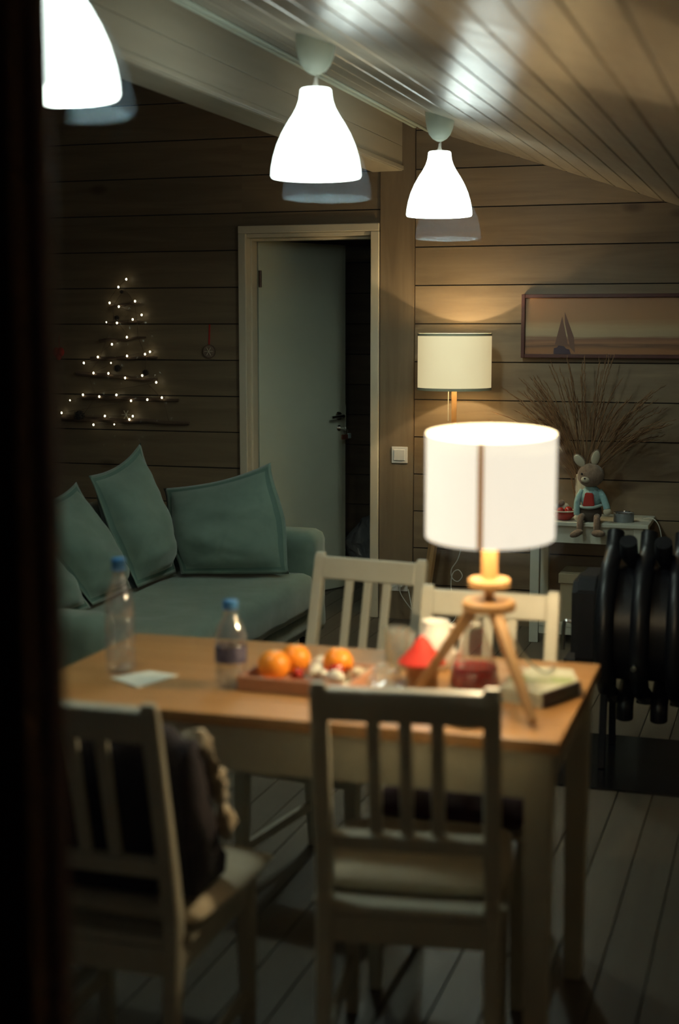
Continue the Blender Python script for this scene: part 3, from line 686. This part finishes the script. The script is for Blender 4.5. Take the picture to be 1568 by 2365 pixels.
LT = [(-3.469, 1.788), (-3.519, 1.747), (-3.576, 1.662), (-3.419, 1.67), (-3.519, 1.641), (-3.385, 1.596), (-3.435, 1.572), (-3.596, 1.557), (-3.534, 1.553), (-3.472, 1.476), (-3.565, 1.437), (-3.654, 1.367), (-3.473, 1.374), (-3.367, 1.384), (-3.339, 1.397), (-3.737, 1.334), (-3.573, 1.335), (-3.683, 1.279), (-3.588, 1.278), (-3.489, 1.254), (-3.388, 1.268), (-3.301, 1.232), (-3.749, 1.158), (-3.651, 1.149), (-3.542, 1.16), (-3.83, 1.126), (-3.458, 1.129), (-3.356, 1.137), (-3.271, 1.149), (-3.887, 1.055), (-3.615, 1.043), (-3.447, 1.045), (-3.47, 1.026), (-3.686, 0.993), (-3.561, 0.997)]
sl = empty('string_lights', 'string of tiny warm white lights wound over the twig tree', 'fairy lights', (-3.5, YT - .034, 1.0))
wire = [(x + 3.5, .004 * ((i % 3) - 1), z - 1.0) for i, (x, z) in enumerate(LT)]
part_tube('wire', m_bark, sl, wire, .0010, 5, k=3)
bm = bmesh.new(); blob(bm, (0, 0, 0), (.0052, .0052, .0065), seg=6); o = bm_obj('light_bulb', bm, m_fairy, sl, smooth=True); o.location = wire[0]
dim = mat('fairy_bulb_dim', (1, .9, .6), .4, emis=(1, .85, .45), es=3.0)
for i, p in enumerate(wire[1:]):
    q = piece('light_bulb', o.data, sl, p)
    if i % 9 == 6: q.scale = (.7, .7, .7)
def pinecone(label, x, z, r):
    bm = bmesh.new(); blob(bm, (0, 0, 0), (r * .85, r * .8, r), seg=6)
    for k in range(26):
        t = k / 25; ph = k * 2.4; zz = r * (1 - 2 * t) * .9; rr = r * math.sqrt(max(.05, 1 - (1 - 2 * t) ** 2))
        M = Matrix.Translation((rr * math.cos(ph), rr * math.sin(ph) * .9, zz)) @ Matrix.Rotation(ph, 4, 'Z')
        box(bm, -.004, r * .28, -r * .2, r * .2, -r * .06, r * .06, M=M)
    o = bm_obj('pine_cone', bm, m_cone, None, loc=(x, YT - r * 1.22 - .001, z)); return tag(o, label, 'pine cone', 'pine cones on the twig tree')
pinecone('pine cone on the second twig from the top of the twig tree', -3.541, 1.580, .014)
pinecone('pine cone hanging under the fourth twig, centre of the twig tree', -3.539, 1.306, .020)
pinecone('pine cone at the right end of the fifth twig', -3.373, 1.283, .017)
pinecone('largest pine cone, at the left of the lowest twig', -3.776, 1.045, .026)
pinecone('small pine cone near the top of the twig tree', -3.511, 1.722, .010)
fo = empty('snowflake_ornament', 'tiny wooden snowflake propped on the lowest twig', 'ornament', (-3.490, YT - .030, 1.052))
for k in range(3):
    part_bar('snowflake_arm', m_cream, fo, (-.026 * math.cos(k * PI / 3), 0, -.026 * math.sin(k * PI / 3)), (.026 * math.cos(k * PI / 3), 0, .026 * math.sin(k * PI / 3)), .004, .003, wdir=Vector((0, 1, 0)), bev=0)
wo = empty('wooden_ornament', 'round wood slice with a snowflake hung by a red ribbon beside the door', 'ornament', (-3.002, YT, 1.400))
o = part_lathe('wood_slice', m_bark, wo, [(.0, 0), (.037, 0), (.037, .008), (.0, .008)], 28); o.rotation_euler = (PI / 2, 0, 0)
o = part_lathe('cut_face', m_tan, wo, [(.0, .0082), (.033, .0082), (.033, .0095), (.0, .0095)], 28); o.rotation_euler = (PI / 2, 0, 0)
for k in range(3):
    part_bar('snowflake_arm', m_cream, wo, (-.024 * math.cos(k * PI / 3), -.0105, -.024 * math.sin(k * PI / 3)), (.024 * math.cos(k * PI / 3), -.0105, .024 * math.sin(k * PI / 3)), .005, .002, wdir=Vector((0, 1, 0)), bev=0)
part_bar('ribbon', m_red, wo, (.0, -.003, .036), (.004, -.002, .145), .009, .002, bev=0)
ro = empty('red_heart_ornament', 'padded red ornament on a string at the far left of the wall', 'ornament', (-3.905, YT - .016, 1.385))
bm = bmesh.new(); blob(bm, (-.014, 0, .008), (.022, .015, .026), seg=9); blob(bm, (.014, 0, .008), (.022, .015, .026), seg=9); blob(bm, (0, 0, -.012), (.018, .013, .026), seg=9)
bm_obj('heart', bm, m_red, ro, smooth=True); part_tube('string', m_red, ro, [(0, .008, .02), (0, .012, .10)], .0012, 5, k=0)

# ------------------------------------------------------------------ picture
pc = empty('framed_picture', 'wide sunset seascape with a sailing boat in a mahogany frame', 'picture', (-.70, YT - .0, 1.53))
px0, px1, pz0, pz1 = -.600, .700, -.152, .162
part_box('frame_side', m_pframe, pc, px0, px0 + .018, -.045, 0, pz0, pz1, bev=.002)
part_box('frame_side', m_pframe, pc, px1 - .018, px1, -.045, 0, pz0, pz1, bev=.002)
part_box('frame_side', m_pframe, pc, px0 + .0185, px1 - .0185, -.045, 0, pz1 - .018, pz1, bev=.002)
part_box('frame_side', m_pframe, pc, px0 + .0185, px1 - .0185, -.045, 0, pz0, pz0 + .018, bev=.002)
part_box('canvas', m_sea, pc, px0 + .0185, px1 - .0185, -.028, -.002, pz0 + .0185, pz1 - .0185, bev=0)
part_prism('print_sail', m_sail, pc, [(-.432, -.086), (-.398, .052), (-.366, -.090)], (-.0292, -.0284), 'y')
part_prism('print_sail', m_sail, pc, [(-.386, .075), (-.338, -.050), (-.332, -.126), (-.356, -.10), (-.384, .02)], (-.0294, -.0284), 'y')
part_prism('print_hull', m_hull, pc, [(-.438, -.133), (-.436, -.104), (-.420, -.100), (-.414, -.090), (-.386, -.094), (-.376, -.106), (-.360, -.110), (-.352, -.133)], (-.0298, -.0284), 'y')

# ------------------------------------------------------------------ side table and what is on it
SX0, SX1, SY0, SY1, SZ = -1.205, -.618, 6.775, 7.135, .602
st = empty('side_table', 'white narrow side table with a lower shelf by the wall', 'table', ((SX0 + SX1) / 2, (SY0 + SY1) / 2, 0))
cx_, cy_ = (SX0 + SX1) / 2, (SY0 + SY1) / 2
part_box('table_top', m_white_d, st, SX0 - cx_, SX1 - cx_, SY0 - cy_, SY1 - cy_, SZ - .020, SZ, bev=.003)
for x in (-1.180, -.688):
    for y in (6.790, 7.070):
        part_box('leg', m_white_d, st, x - cx_, x + .045 - cx_, y - cy_, y + .045 - cy_, 0, SZ - .0205, bev=.003)
part_box('apron', m_white_d, st, -1.134 - cx_, -.689 - cx_, 6.800 - cy_, 6.818 - cy_, SZ - .105, SZ - .0205, bev=.002)
part_box('apron', m_white_d, st, -1.134 - cx_, -.689 - cx_, 7.090 - cy_, 7.108 - cy_, SZ - .105, SZ - .0205, bev=.002)
for x in (-1.170, -.678): part_box('apron', m_white_d, st, x - cx_, x + .018 - cx_, 6.836 - cy_, 7.069 - cy_, SZ - .105, SZ - .0205, bev=.002)
part_box('lower_shelf', m_white_d, st, -1.134 - cx_, -.689 - cx_, 6.796 - cy_, 7.11 - cy_, .085, .103, bev=.002)
part_box('shelf_rail', m_white_d, st, -1.134 - cx_, -.689 - cx_, 6.800 - cy_, 6.815 - cy_, .045, .0845, bev=.002)
bx = empty('storage_box', 'beige cardboard box with a lid on the lower shelf', 'box', (-.92, 6.955, .1032))
part_box('body', m_box, bx, -.118, .118, -.120, .120, 0, .195, bev=.002)
part_box('lid', m_box, bx, -.126, .126, -.128, .128, .190, .238, bev=.003)
vs = empty('vase', 'tall white cylinder vase behind the plush rabbit', 'vase', (-.962, 7.045, SZ))
part_lathe('vase_body', m_plush_l, vs, [(.0, 0), (.038, 0), (.042, .01), (.042, .205), (.038, .207), (.037, .01), (.0, .01)], 28)
# dried grasses
bm = bmesh.new(); random.seed(11)
for k in range(125):
    ang = random.uniform(-.98, .92); ay = random.uniform(-.36, .06); Lg = random.uniform(.26, .56) * (1 - .18 * abs(ang))
    p0 = Vector((random.uniform(-.022, .022), random.uniform(-.02, .02), .03)); d0 = Vector((ang * .35, ay * .3, 1)).normalized(); d1 = Vector((ang, ay, 1 - .35 * abs(ang))).normalized()
    pts = [p0 + d0 * .10, p0 + d0 * .20, p0 + d0 * .22 + d1 * Lg * .45, p0 + d0 * .22 + d1 * Lg * .8, p0 + d0 * .22 + d1 * Lg + Vector((ang * .05, 0, -.02 * abs(ang)))]
    pts = [p0] + pts
    tube(bm, catmull(pts, 3), .0016, 4)
    h0 = pts[-2]; h1 = pts[-1] + (pts[-1] - pts[-2]) * .25
    if k % 4 < 3:
        nseg = 16; mid = pts[-3]
        for q in range(nseg):      # feathery head: fine spikelets lying along the upper third of the stem
            t = q / nseg; c = mid.lerp(pts[-2], t / .55) if t < .55 else pts[-2].lerp(h1, (t - .55) / .45)
            a_ = random.uniform(0, 2 * PI); ax_ = (h1 - mid).normalized(); e = (Vector((math.cos(a_), math.sin(a_), math.sin(a_ * 2))) * .22 + ax_).normalized()
            tube(bm, [c, c + e * .012, c + e * .030], lambda s_: .0027 * math.sin(PI * min(1, s_ * .9 + .12)), 3)
gr = bm_obj('dried_grass', bm, m_grass, None, smooth=True, loc=(-.962, 7.045, SZ + .0))
gr['kind'] = 'stuff'; tag(gr, 'fan of brown dried grasses standing in the white vase', 'dried grass')
for v in gr.data.vertices:
    if 7.045 + v.co.y > 7.135: v.co.y = 7.135 - 7.045 - random.uniform(0, .006)
# plush rabbit sitting on the front edge
rb = empty('plush_rabbit', 'plush rabbit in a blue jacket sitting on the side table edge', 'toy', (-.900, 6.800, SZ))
bm = bmesh.new(); blob(bm, (0, .035, .045), (.056, .045, .050), seg=10, nz=.002, nf=30); bm_obj('trousers', bm, m_trous, rb, smooth=True)
bm = bmesh.new(); blob(bm, (.003, .030, .118), (.052, .042, .060), seg=12, nz=.003, nf=30); bm_obj('jacket', bm, m_blue, rb, smooth=True)
bm = bmesh.new(); prism(bm, [(-.032, .074), (.026, .078), (.018, .142), (-.020, .144)], (-.0190, -.006), 'y'); bmesh.ops.bevel(bm, geom=bm.edges[:], offset=.004, segments=2, affect='EDGES'); bm_obj('red_waistcoat', bm, m_red, rb)
part_tube('jacket_hem', mat('hem_pale', (.42, .55, .52), .9), rb, [(-.050, .02, .078), (-.035, -.008, .074), (0, -.016, .072), (.030, -.008, .076), (.054, .02, .082)], .008, 8)
part_tube('sleeve', m_blue, rb, [(.040, .025, .150), (.062, .015, .120), (.078, .005, .085), (.084, .0, .066)], .017, 10)
part_tube('sleeve', m_blue, rb, [(-.036, .025, .150), (-.056, .012, .110), (-.060, .002, .070), (-.058, 0, .035)], .016, 10)
part_blob('paw', m_plush_l, rb, (.086, -.004, .054), (.020, .017, .019), seg=8)
part_blob('paw', m_plush_l, rb, (-.057, -.004, .022), (.016, .016, .016), seg=8)
part_blob('head', m_tan, rb, (.000, .022, .224), (.064, .058, .057), seg=14, nz=.002)
part_blob('muzzle', m_plush_l, rb, (-.018, -.026, .208), (.022, .014, .016), seg=8)
part_blob('nose', m_black, rb, (-.020, -.040, .214), (.005, .004, .004), seg=6)
for x in (-.036, .008): part_blob('eye', m_black, rb, (x, -.028, .234), (.005, .004, .006), seg=6)
def ear(base, tip, tw):
    base, tip = Vector(base), Vector(tip); ax = tip - base; Lh = ax.length
    zc = ax.normalized(); yc = (Vector((0, 1, 0)) - zc * zc.y).normalized(); xc = yc.cross(zc)
    M = Matrix.Translation((base + tip) / 2) @ Matrix((xc, yc, zc)).transposed().to_4x4() @ Matrix.Rotation(tw, 4, 'Z')
    bm = bmesh.new(); blob(bm, (0, 0, 0), (.024, .007, Lh / 2), seg=9)
    for v in bm.verts: v.co = M @ v.co
    e = bm_obj('ear', bm, m_tan, rb, smooth=True)
    bm = bmesh.new(); blob(bm, (0, -.0030, 0), (.0205, .0055, Lh / 2 * .88), seg=9)
    for v in bm.verts: v.co = M @ v.co
    i_ = bm_obj('ear_lining', bm, m_plush_l, e, smooth=True); i_['label'] = 'cream ear lining'
ear((-.030, .020, .262), (-.078, .008, .325), -.15); ear((.012, .024, .270), (.030, .012, .350), .35)
for s, kx in ((-1, -.030), (1, .034)):
    part_tube('leg', m_tan, rb, [(kx, .02, .028), (kx + s * .006, -.028, .026), (kx + s * .008, -.045, -.004), (kx + s * .008, -.047, -.034)], .0155, 10)
part_blob('foot', m_tan, rb, (-.052, -.060, -.048), (.034, .022, .017), seg=9, M=Matrix.Rotation(-.45, 3, 'Y'))
part_blob('foot', m_tan, rb, (.052, -.060, -.044), (.033, .024, .018), seg=9, M=Matrix.Rotation(.0, 3, 'Y'))
# red bowl with baubles, tin
bl = empty('red_bowl', 'small red glazed bowl with cream rim on the side table', 'bowl', (-1.030, 6.855, SZ))
part_lathe('bowl_body', m_redg, bl, [(.0, 0), (.028, 0), (.034, .004), (.050, .020), (.058, .036), (.060, .046), (.055, .046), (.046, .022), (.0, .010)], 32)
part_lathe('bowl_rim', m_plush_l, bl, [(.0605, .042), (.0625, .045), (.0605, .0485), (.0545, .0485), (.0535, .045)], 32)
for lab, nm, x, y, z, r, m in (('red bauble at the front right of the red bowl', 'bauble', .024, -.014, .048, .020, m_redg), ('red bauble at the left of the red bowl', 'bauble', -.014, -.016, .046, .017, m_redg), ('cream bauble heaped behind the red ones in the bowl', 'bauble', .002, .018, .060, .021, m_plush_l), ('pale shiny bauble at the left rim of the bowl', 'bauble', -.036, .008, .058, .019, m_tin), ('brownish bauble on top of the bowl heap', 'bauble', -.014, .004, .082, .016, m_tan)):
    o = part_blob(nm, m, None, (0, 0, 0), (r, r, r), seg=10); o.location = (-1.030 + x, 6.855 + y, SZ + z); tag(o, lab, 'ornament', 'baubles in the red bowl')
tn = empty('candle_tin', 'low round grey blue tin at the right of the side table', 'tin', (-.745, 6.875, SZ))
part_lathe('tin_body', m_tin, tn, [(.0, 0), (.048, 0), (.049, .002), (.049, .044), (.047, .044), (.046, .036), (.0, .036)], 32)
part_lathe('tin_lip', m_chrome, tn, [(.0495, .043), (.0500, .046), (.0470, .0465), (.0465, .043)], 32)
part_tube('loose_cable', m_cable, None, [(-.660, 6.98, SZ + .004), (-.61, 6.93, SZ + .012), (-.575, 6.92, .56), (-.56, 6.92, .42), (-.55, 6.92, .20), (-.50, 6.90, .006), (-.36, 6.95, .005)], .0026, 6)
tag(bpy.data.objects['loose_cable'], 'thin pale cable hanging over the right end of the side table', 'cable')

# ------------------------------------------------------------------ stove on its plate
hp = part_box('hearth_plate', m_plate, None, -.86, .50, 4.625, 5.275, .0005, .006, bev=.002); tag(hp, 'glossy black floor plate under the stove', 'hearth plate')
sv = empty('wood_stove', 'black steel wood stove wrapped in curved convection pipes', 'stove', (-.28, 5.0, .006))
bm = bmesh.new(); lathe(bm, [(.0, -.33), (.185, -.33), (.20, -.32), (.20, .34), (.185, .35), (.0, .35)], 40)
for v in bm.verts: v.co = Vector((v.co.z, v.co.y, v.co.x + .49))
bm_obj('barrel', bm, m_iron, sv, smooth=True, auto=True)
PR = .0305
def pipe_pts(s):
    c = .484; R = .234; pts = [(s * .085, .178)]
    pts = [Vector((0, s * .050, .158 if s < 0 else .190)), Vector((0, s * .046, .215))]
    for k in range(13):
        a_ = math.radians(-68 + k * 136 / 12); pts.append(Vector((0, -s * R * math.cos(a_) , c + R * math.sin(a_))))
    pts += [Vector((0, s * .02, .735)), Vector((0, s * .070, .800 if s > 0 else .790))]
    return pts
for s in (1, -1):
    P = pipe_pts(s)
    # flip: ends under/over the barrel's axis, belly on the -s side
    Q = [Vector((0, p.y if i > 1 else p.y * -1 * -1, p.z)) for i, p in enumerate(P)]
    bm = bmesh.new(); tube(bm, catmull(Q, 3), PR, 16, caps=True)
    me_o = bm_obj('convection_pipe', bm, m_iron, sv, smooth=True, auto=True)
    for k in range(7 if s == 1 else 6):
        x = -.295 + .118 * k + (0 if s == 1 else .059)
        if k == 0: me_o.location = (x, 0, 0)
        else: piece('convection_pipe', me_o.data, sv, (x, 0, 0))
# fire door housing on the left end
bm = bmesh.new(); n = 6
prism(bm, [(-.16, .38), (-.11, .33), (.11, .33), (.16, .38), (.16, .62), (.10, .665), (-.10, .665), (-.16, .62)], (-.400, -.331), 'x')
bmesh.ops.bevel(bm, geom=bm.edges[:], offset=.006, segments=2, affect='EDGES'); bm_obj('door_housing', bm, m_iron, sv)
fd = part_prism('fire_door', m_iron, sv, [(-.135, .40), (.135, .40), (.135, .61), (.10, .645), (-.10, .645), (-.135, .61)], (-.418, -.4005), 'x')
part_tube('door_handle', m_chrome, fd, [(-.420, -.10, .50), (-.445, -.10, .50), (-.450, -.10, .46), (-.450, -.10, .40)], .007, 8)
part_box('ash_lip', m_iron, sv, -.445, -.401, -.12, .12, .355, .372, bev=.003)
for x in (-.30, .29):
    for y in (-.155, .155):
        part_bar('leg', m_iron, sv, (x, y, .001), (x, y * .75, .36), .024, .024)
o = part_lathe('glint_knob', m_chrome, sv, [(.0, 0), (.007, 0), (.008, .006), (.013, .018), (.010, .026), (.0, .027)], 16); o.location = (-.186, -.262, .392); o.rotation_euler = (PI / 2, 0, 0)  # chrome knob and its rod, added in place of a glint on the pipes
part_tube('glint_rod', m_iron, sv, [(-.186, -.19, .392), (-.186, -.265, .392)], .005, 8, k=0)
part_lathe('flue', m_iron, sv, [(.06, .66), (.06, 1.10), (.066, 1.10), (.066, 1.115), (.06, 1.115), (.06, 1.60)], 28, (.27, 0, 0))

# ------------------------------------------------------------------ things on the dining table
def bottle(name, label, x, y, H, R, water, lab=None):
    b = empty(name, label, 'bottle', (x, y, TZ), group='clear plastic water bottles')
    prof = [(0, .002), (R * .82, .0), (R * .97, .008), (R, .02), (R * .98, H * .22), (R * .94, H * .235), (R * .99, H * .25), (R * .99, H * .48), (R * .93, H * .495), (R, H * .51), (R * .97, H * .60), (R * .80, H * .70), (R * .52, H * .80), (R * .40, H * .86), (R * .40, H * .93)]
    part_lathe('bottle_body', m_bottle, b, prof, 32)
    part_lathe('cap', m_cap, b, [(R * .44, H * .925), (R * .47, H * .93), (R * .47, H * .995), (R * .40, H), (0, H)], 28)
    part_lathe('neck_ring', m_cap, b, [(R * .43, H * .895), (R * .48, H * .90), (R * .48, H * .915), (R * .43, H * .918)], 28)
    if lab: part_lathe('paper_band', m_label, b, [(R * 1.01, H * lab[0]), (R * 1.01, H * lab[1])], 32)
    return b
bottle('water_bottle', 'taller clear bottle with blue cap at the left end of the table', -1.430, 2.865, .262, .034, .1)
bottle('water_bottle', 'shorter clear bottle with dark label beside the fruit tray', -1.140, 2.815, .192, .0345, .1, (.30, .48))
part_prism('paper_napkin', m_paper, None, [(-1.421, 2.796), (-1.325, 2.738), (-1.287, 2.863), (-1.366, 2.881)], (TZ + .0004, TZ + .0034), 'z')
tag(bpy.data.objects['paper_napkin'], 'flat white paper napkin in front of the taller bottle', 'napkin')
# fruit tray
trc = Vector((-.985, 2.868, TZ)); tr = empty('fruit_tray', 'shallow reddish wooden tray holding fruit', 'tray', trc, math.radians(-2))
part_box('tray_base', m_tray, tr, -.120, .120, -.078, .105, .0, .008, bev=.002)
for a in ((-.128, .128, -.086, -.0785), (-.128, .128, .1055, .113)): part_box('tray_side', m_tray, tr, *a, 0, .032, bev=.002)
for a in ((-.128, -.1205, -.078, .105), (.1205, .128, -.078, .105)): part_box('tray_side', m_tray, tr, *a, 0, .032, bev=.002)
def orange(label, x, y, z, r):
    bm = bmesh.new(); blob(bm, (0, 0, 0), (r, r, r * .94), seg=14)
    for v in bm.verts:
        d = math.hypot(v.co.x, v.co.y)
        if v.co.z > 0 and d < r * .3: v.co.z -= (r * .3 - d) * .25
    o = bm_obj('orange', bm, m_orange, None, smooth=True, loc=(x, y, z)); tag(o, label, 'orange', 'oranges in the fruit tray')
    s = part_blob('stem_end', m_green, o, (0, 0, r * .88), (.004, .004, .002), seg=5)
orange('orange at the front left of the tray', -1.058, 2.862, TZ + .042, .036)
orange('orange behind the front left one', -1.034, 2.936, TZ + .042, .035)
orange('orange alone at the right of the tray', -.932, 2.930, TZ + .043, .034)
def candy(label, x, y, z, r, m, rz):
    c = empty('wrapped_sweet', label, 'sweet', (x, y, z), rz, group='wrapped sweets in the fruit tray')
    part_blob('sweet_body', m, c, (0, 0, 0), (r, r * .75, r * .72), seg=8, nz=.003, nf=80)
    for s in (-1, 1):
        bm = bmesh.new(); n = 10; cen = bm.verts.new((s * r * .9, 0, 0)); ring = []
        for i in range(n): a_ = 2 * PI * i / n; ring.append(bm.verts.new((s * r * (1.55 + .12 * (i % 2)), math.cos(a_) * r * .55, math.sin(a_) * r * .5)))
        for i in range(n): bm.faces.new((cen, ring[i], ring[(i + 1) % n]))
        bm_obj('wrapper_twist', bm, m, c)
for a in (('white wrapped sweet at the back centre of the tray', -.982, 2.975, TZ + .028, .022, m_paper, .3), ('white wrapped sweet in the middle of the tray', -.972, 2.905, TZ + .026, .023, m_paper, 1.2), ('white wrapped sweet at the front right of the tray', -.915, 2.860, TZ + .026, .023, m_paper, -.5),
          ('red wrapped sweet in front of the lone orange', -.925, 2.898, TZ + .035, .017, m_redg, .5), ('dark red wrapped sweet between the two orange groups', -1.003, 2.870, TZ + .026, .015, m_redg, 1.5), ('pale wrapped sweet on the right edge of the tray', -.885, 2.925, TZ + .025, .016, m_plush_l, .8)): candy(*a)
# tumblers, film
def tumbler(label, x, y, H, R, group='glass tumblers'):
    t = empty('glass_tumbler', label, 'glass', (x, y, TZ), group=group)
    part_lathe('tumbler_body', m_jug, t, [(0, 0), (R * .82, 0), (R * .86, .003), (R, H), (R - .002, H), (R * .82, .012), (0, .012)], 28)
tumbler('glass tumbler behind the red roofed house', -.830, 3.085, .088, .034)
tumbler('glass tumbler at the back edge beside the far chair', -.862, 3.165, .078, .032)
bm = bmesh.new(); N = 18; g = {}
for i in range(N + 1):
    for j in range(N + 1):
        u, v = i / N, j / N; x = (u - .5) * .115; y = (v - .5) * .10
        h = .004 + .030 * math.sin(PI * u) * math.sin(PI * v) * (1 + .9 * noise.noise(Vector((u * 6, v * 6, 2)))) + .006 * abs(noise.noise(Vector((u * 17, v * 17, 5))))
        g[i, j] = bm.verts.new((x, y, max(.001, h)))
for i in range(N):
    for j in range(N): bm.faces.new((g[i, j], g[i + 1, j], g[i + 1, j + 1], g[i, j + 1]))
fm = bm_obj('plastic_wrap', bm, m_film, None, loc=(-.835, 2.945, TZ + .0005)); tag(fm, 'crumpled clear plastic wrap between the tray and the little house', 'wrapping')
# little house with red roof
hs = empty('wooden_house', 'little wooden candle house with a red cone roof', 'ornament', (-.742, 2.935, TZ))
bm = bmesh.new()
for k in range(8):
    a_ = k * PI / 4 + PI / 8
    box(bm, -.0035, .0035, -.0115, .0115, 0, .052, M=Matrix.Rotation(a_ - PI / 8, 4, 'Z') @ Matrix.Translation((.030, 0, 0)) if k % 2 else Matrix.Rotation(a_ - PI / 8, 4, 'Z') @ Matrix.Translation((.030, 0, 0)))
bm_obj('wall_slats', bm, m_lampwood, hs)
part_lathe('floor_disc', m_lampwood, hs, [(0, 0), (.036, 0), (.036, .005), (0, .005)], 28)
part_lathe('core', m_soil, hs, [(0, .0055), (.022, .0055), (.022, .050), (0, .050)], 20)
part_lathe('roof', mat('red_felt', (.72, .035, .018), .7), hs, [(0, .053), (.050, .053), (.052, .057), (.038, .072), (.024, .088), (.014, .104), (.004, .113), (0, .115)], 36)
# rounded white jug
jg = empty('white_jug', 'rounded white ceramic jug behind the table lamp leg', 'jug', (-.755, 3.110, TZ))
part_lathe('jug_body', m_plastic, jg, [(0, 0), (.028, 0), (.036, .006), (.044, .03), (.045, .052), (.038, .08), (.030, .098), (.031, .112), (.028, .112), (.027, .098), (0, .09)], 32)
part_tube('handle', m_plastic, jg, [(.030, .0, .100), (.055, 0, .098), (.064, 0, .07), (.055, 0, .045), (.042, 0, .038)], .005, 8)
# conical carafe of red compote
cf = empty('carafe', 'conical glass carafe with red berry drink between the lamp legs', 'carafe', (-.632, 2.965, TZ))
part_lathe('carafe_glass', m_jug, cf, [(0, 0), (.046, 0), (.054, .006), (.055, .016), (.050, .045), (.040, .080), (.028, .112), (.021, .132), (.022, .142)], 36)
part_lathe('red_drink', m_compote, cf, [(0, .003), (.045, .003), (.0525, .008), (.0530, .016), (.0478, .045), (.046, .050), (0, .050)], 36)
part_lathe('stopper', m_jug, cf, [(0, .134), (.018, .134), (.021, .143), (.012, .150), (.016, .160), (.010, .170), (0, .172)], 20)
# box of sweets
cb = empty('sweets_box', 'flat box with pale green patterned lid and brown end, right of the lamp', 'box', (-.498, 2.965, TZ), 0)
poly = [(-.030, .112), (.064, .112), (.093, .000), (.035, -.128), (-.060, -.092)]
o = part_prism('carton', m_boxw, cb, poly, (.0003, .024), 'z')
part_prism('end_panel', m_soil, cb, [(.0945, .000), (.0365, -.1285), (.032, -.124), (.0895, .003)], (.0004, .0315), 'z')
part_prism('lid', m_boxw, cb, [(p[0] * .97, p[1] * .97) for p in poly], (.0243, .030), 'z')
part_prism('green_band', m_green, cb, [(-.040, .02), (.075, .03), (.080, .0), (.066, -.028), (-.060, -.030)], (.0302, .0309), 'z')
part_prism('print_blotch', m_boxw, cb, [(-.02, .012), (.03, .016), (.035, -.008), (-.015, -.012)], (.0311, .0316), 'z')
# glass saucer in front of the lamp
sc_ = empty('red_saucer', 'dark red saucer near the front edge seen under the near chair rail', 'saucer', (-.585, 2.690, TZ))
part_lathe('saucer_dish', mat('dark_red_glaze', (.10, .014, .010), .3), sc_, [(0, 0), (.024, 0), (.028, .003), (.042, .010), (.044, .013), (.040, .012), (.026, .006), (0, .005)], 32)
# plastic bag beyond the door
bm = bmesh.new(); blob(bm, (0, 0, 0), (.12, .11, .20), seg=22)
for v in bm.verts:
    n_ = noise.noise_vector(v.co * 9) * .035 + noise.noise_vector(v.co * 24) * .018; v.co += n_; v.co.z = max(v.co.z, -.185)
bg = bm_obj('plastic_bag', bm, m_bag, None, loc=(-2.43, 8.25, .186)); tag(bg, 'crinkled translucent plastic bag on the floor beyond the door', 'bag')
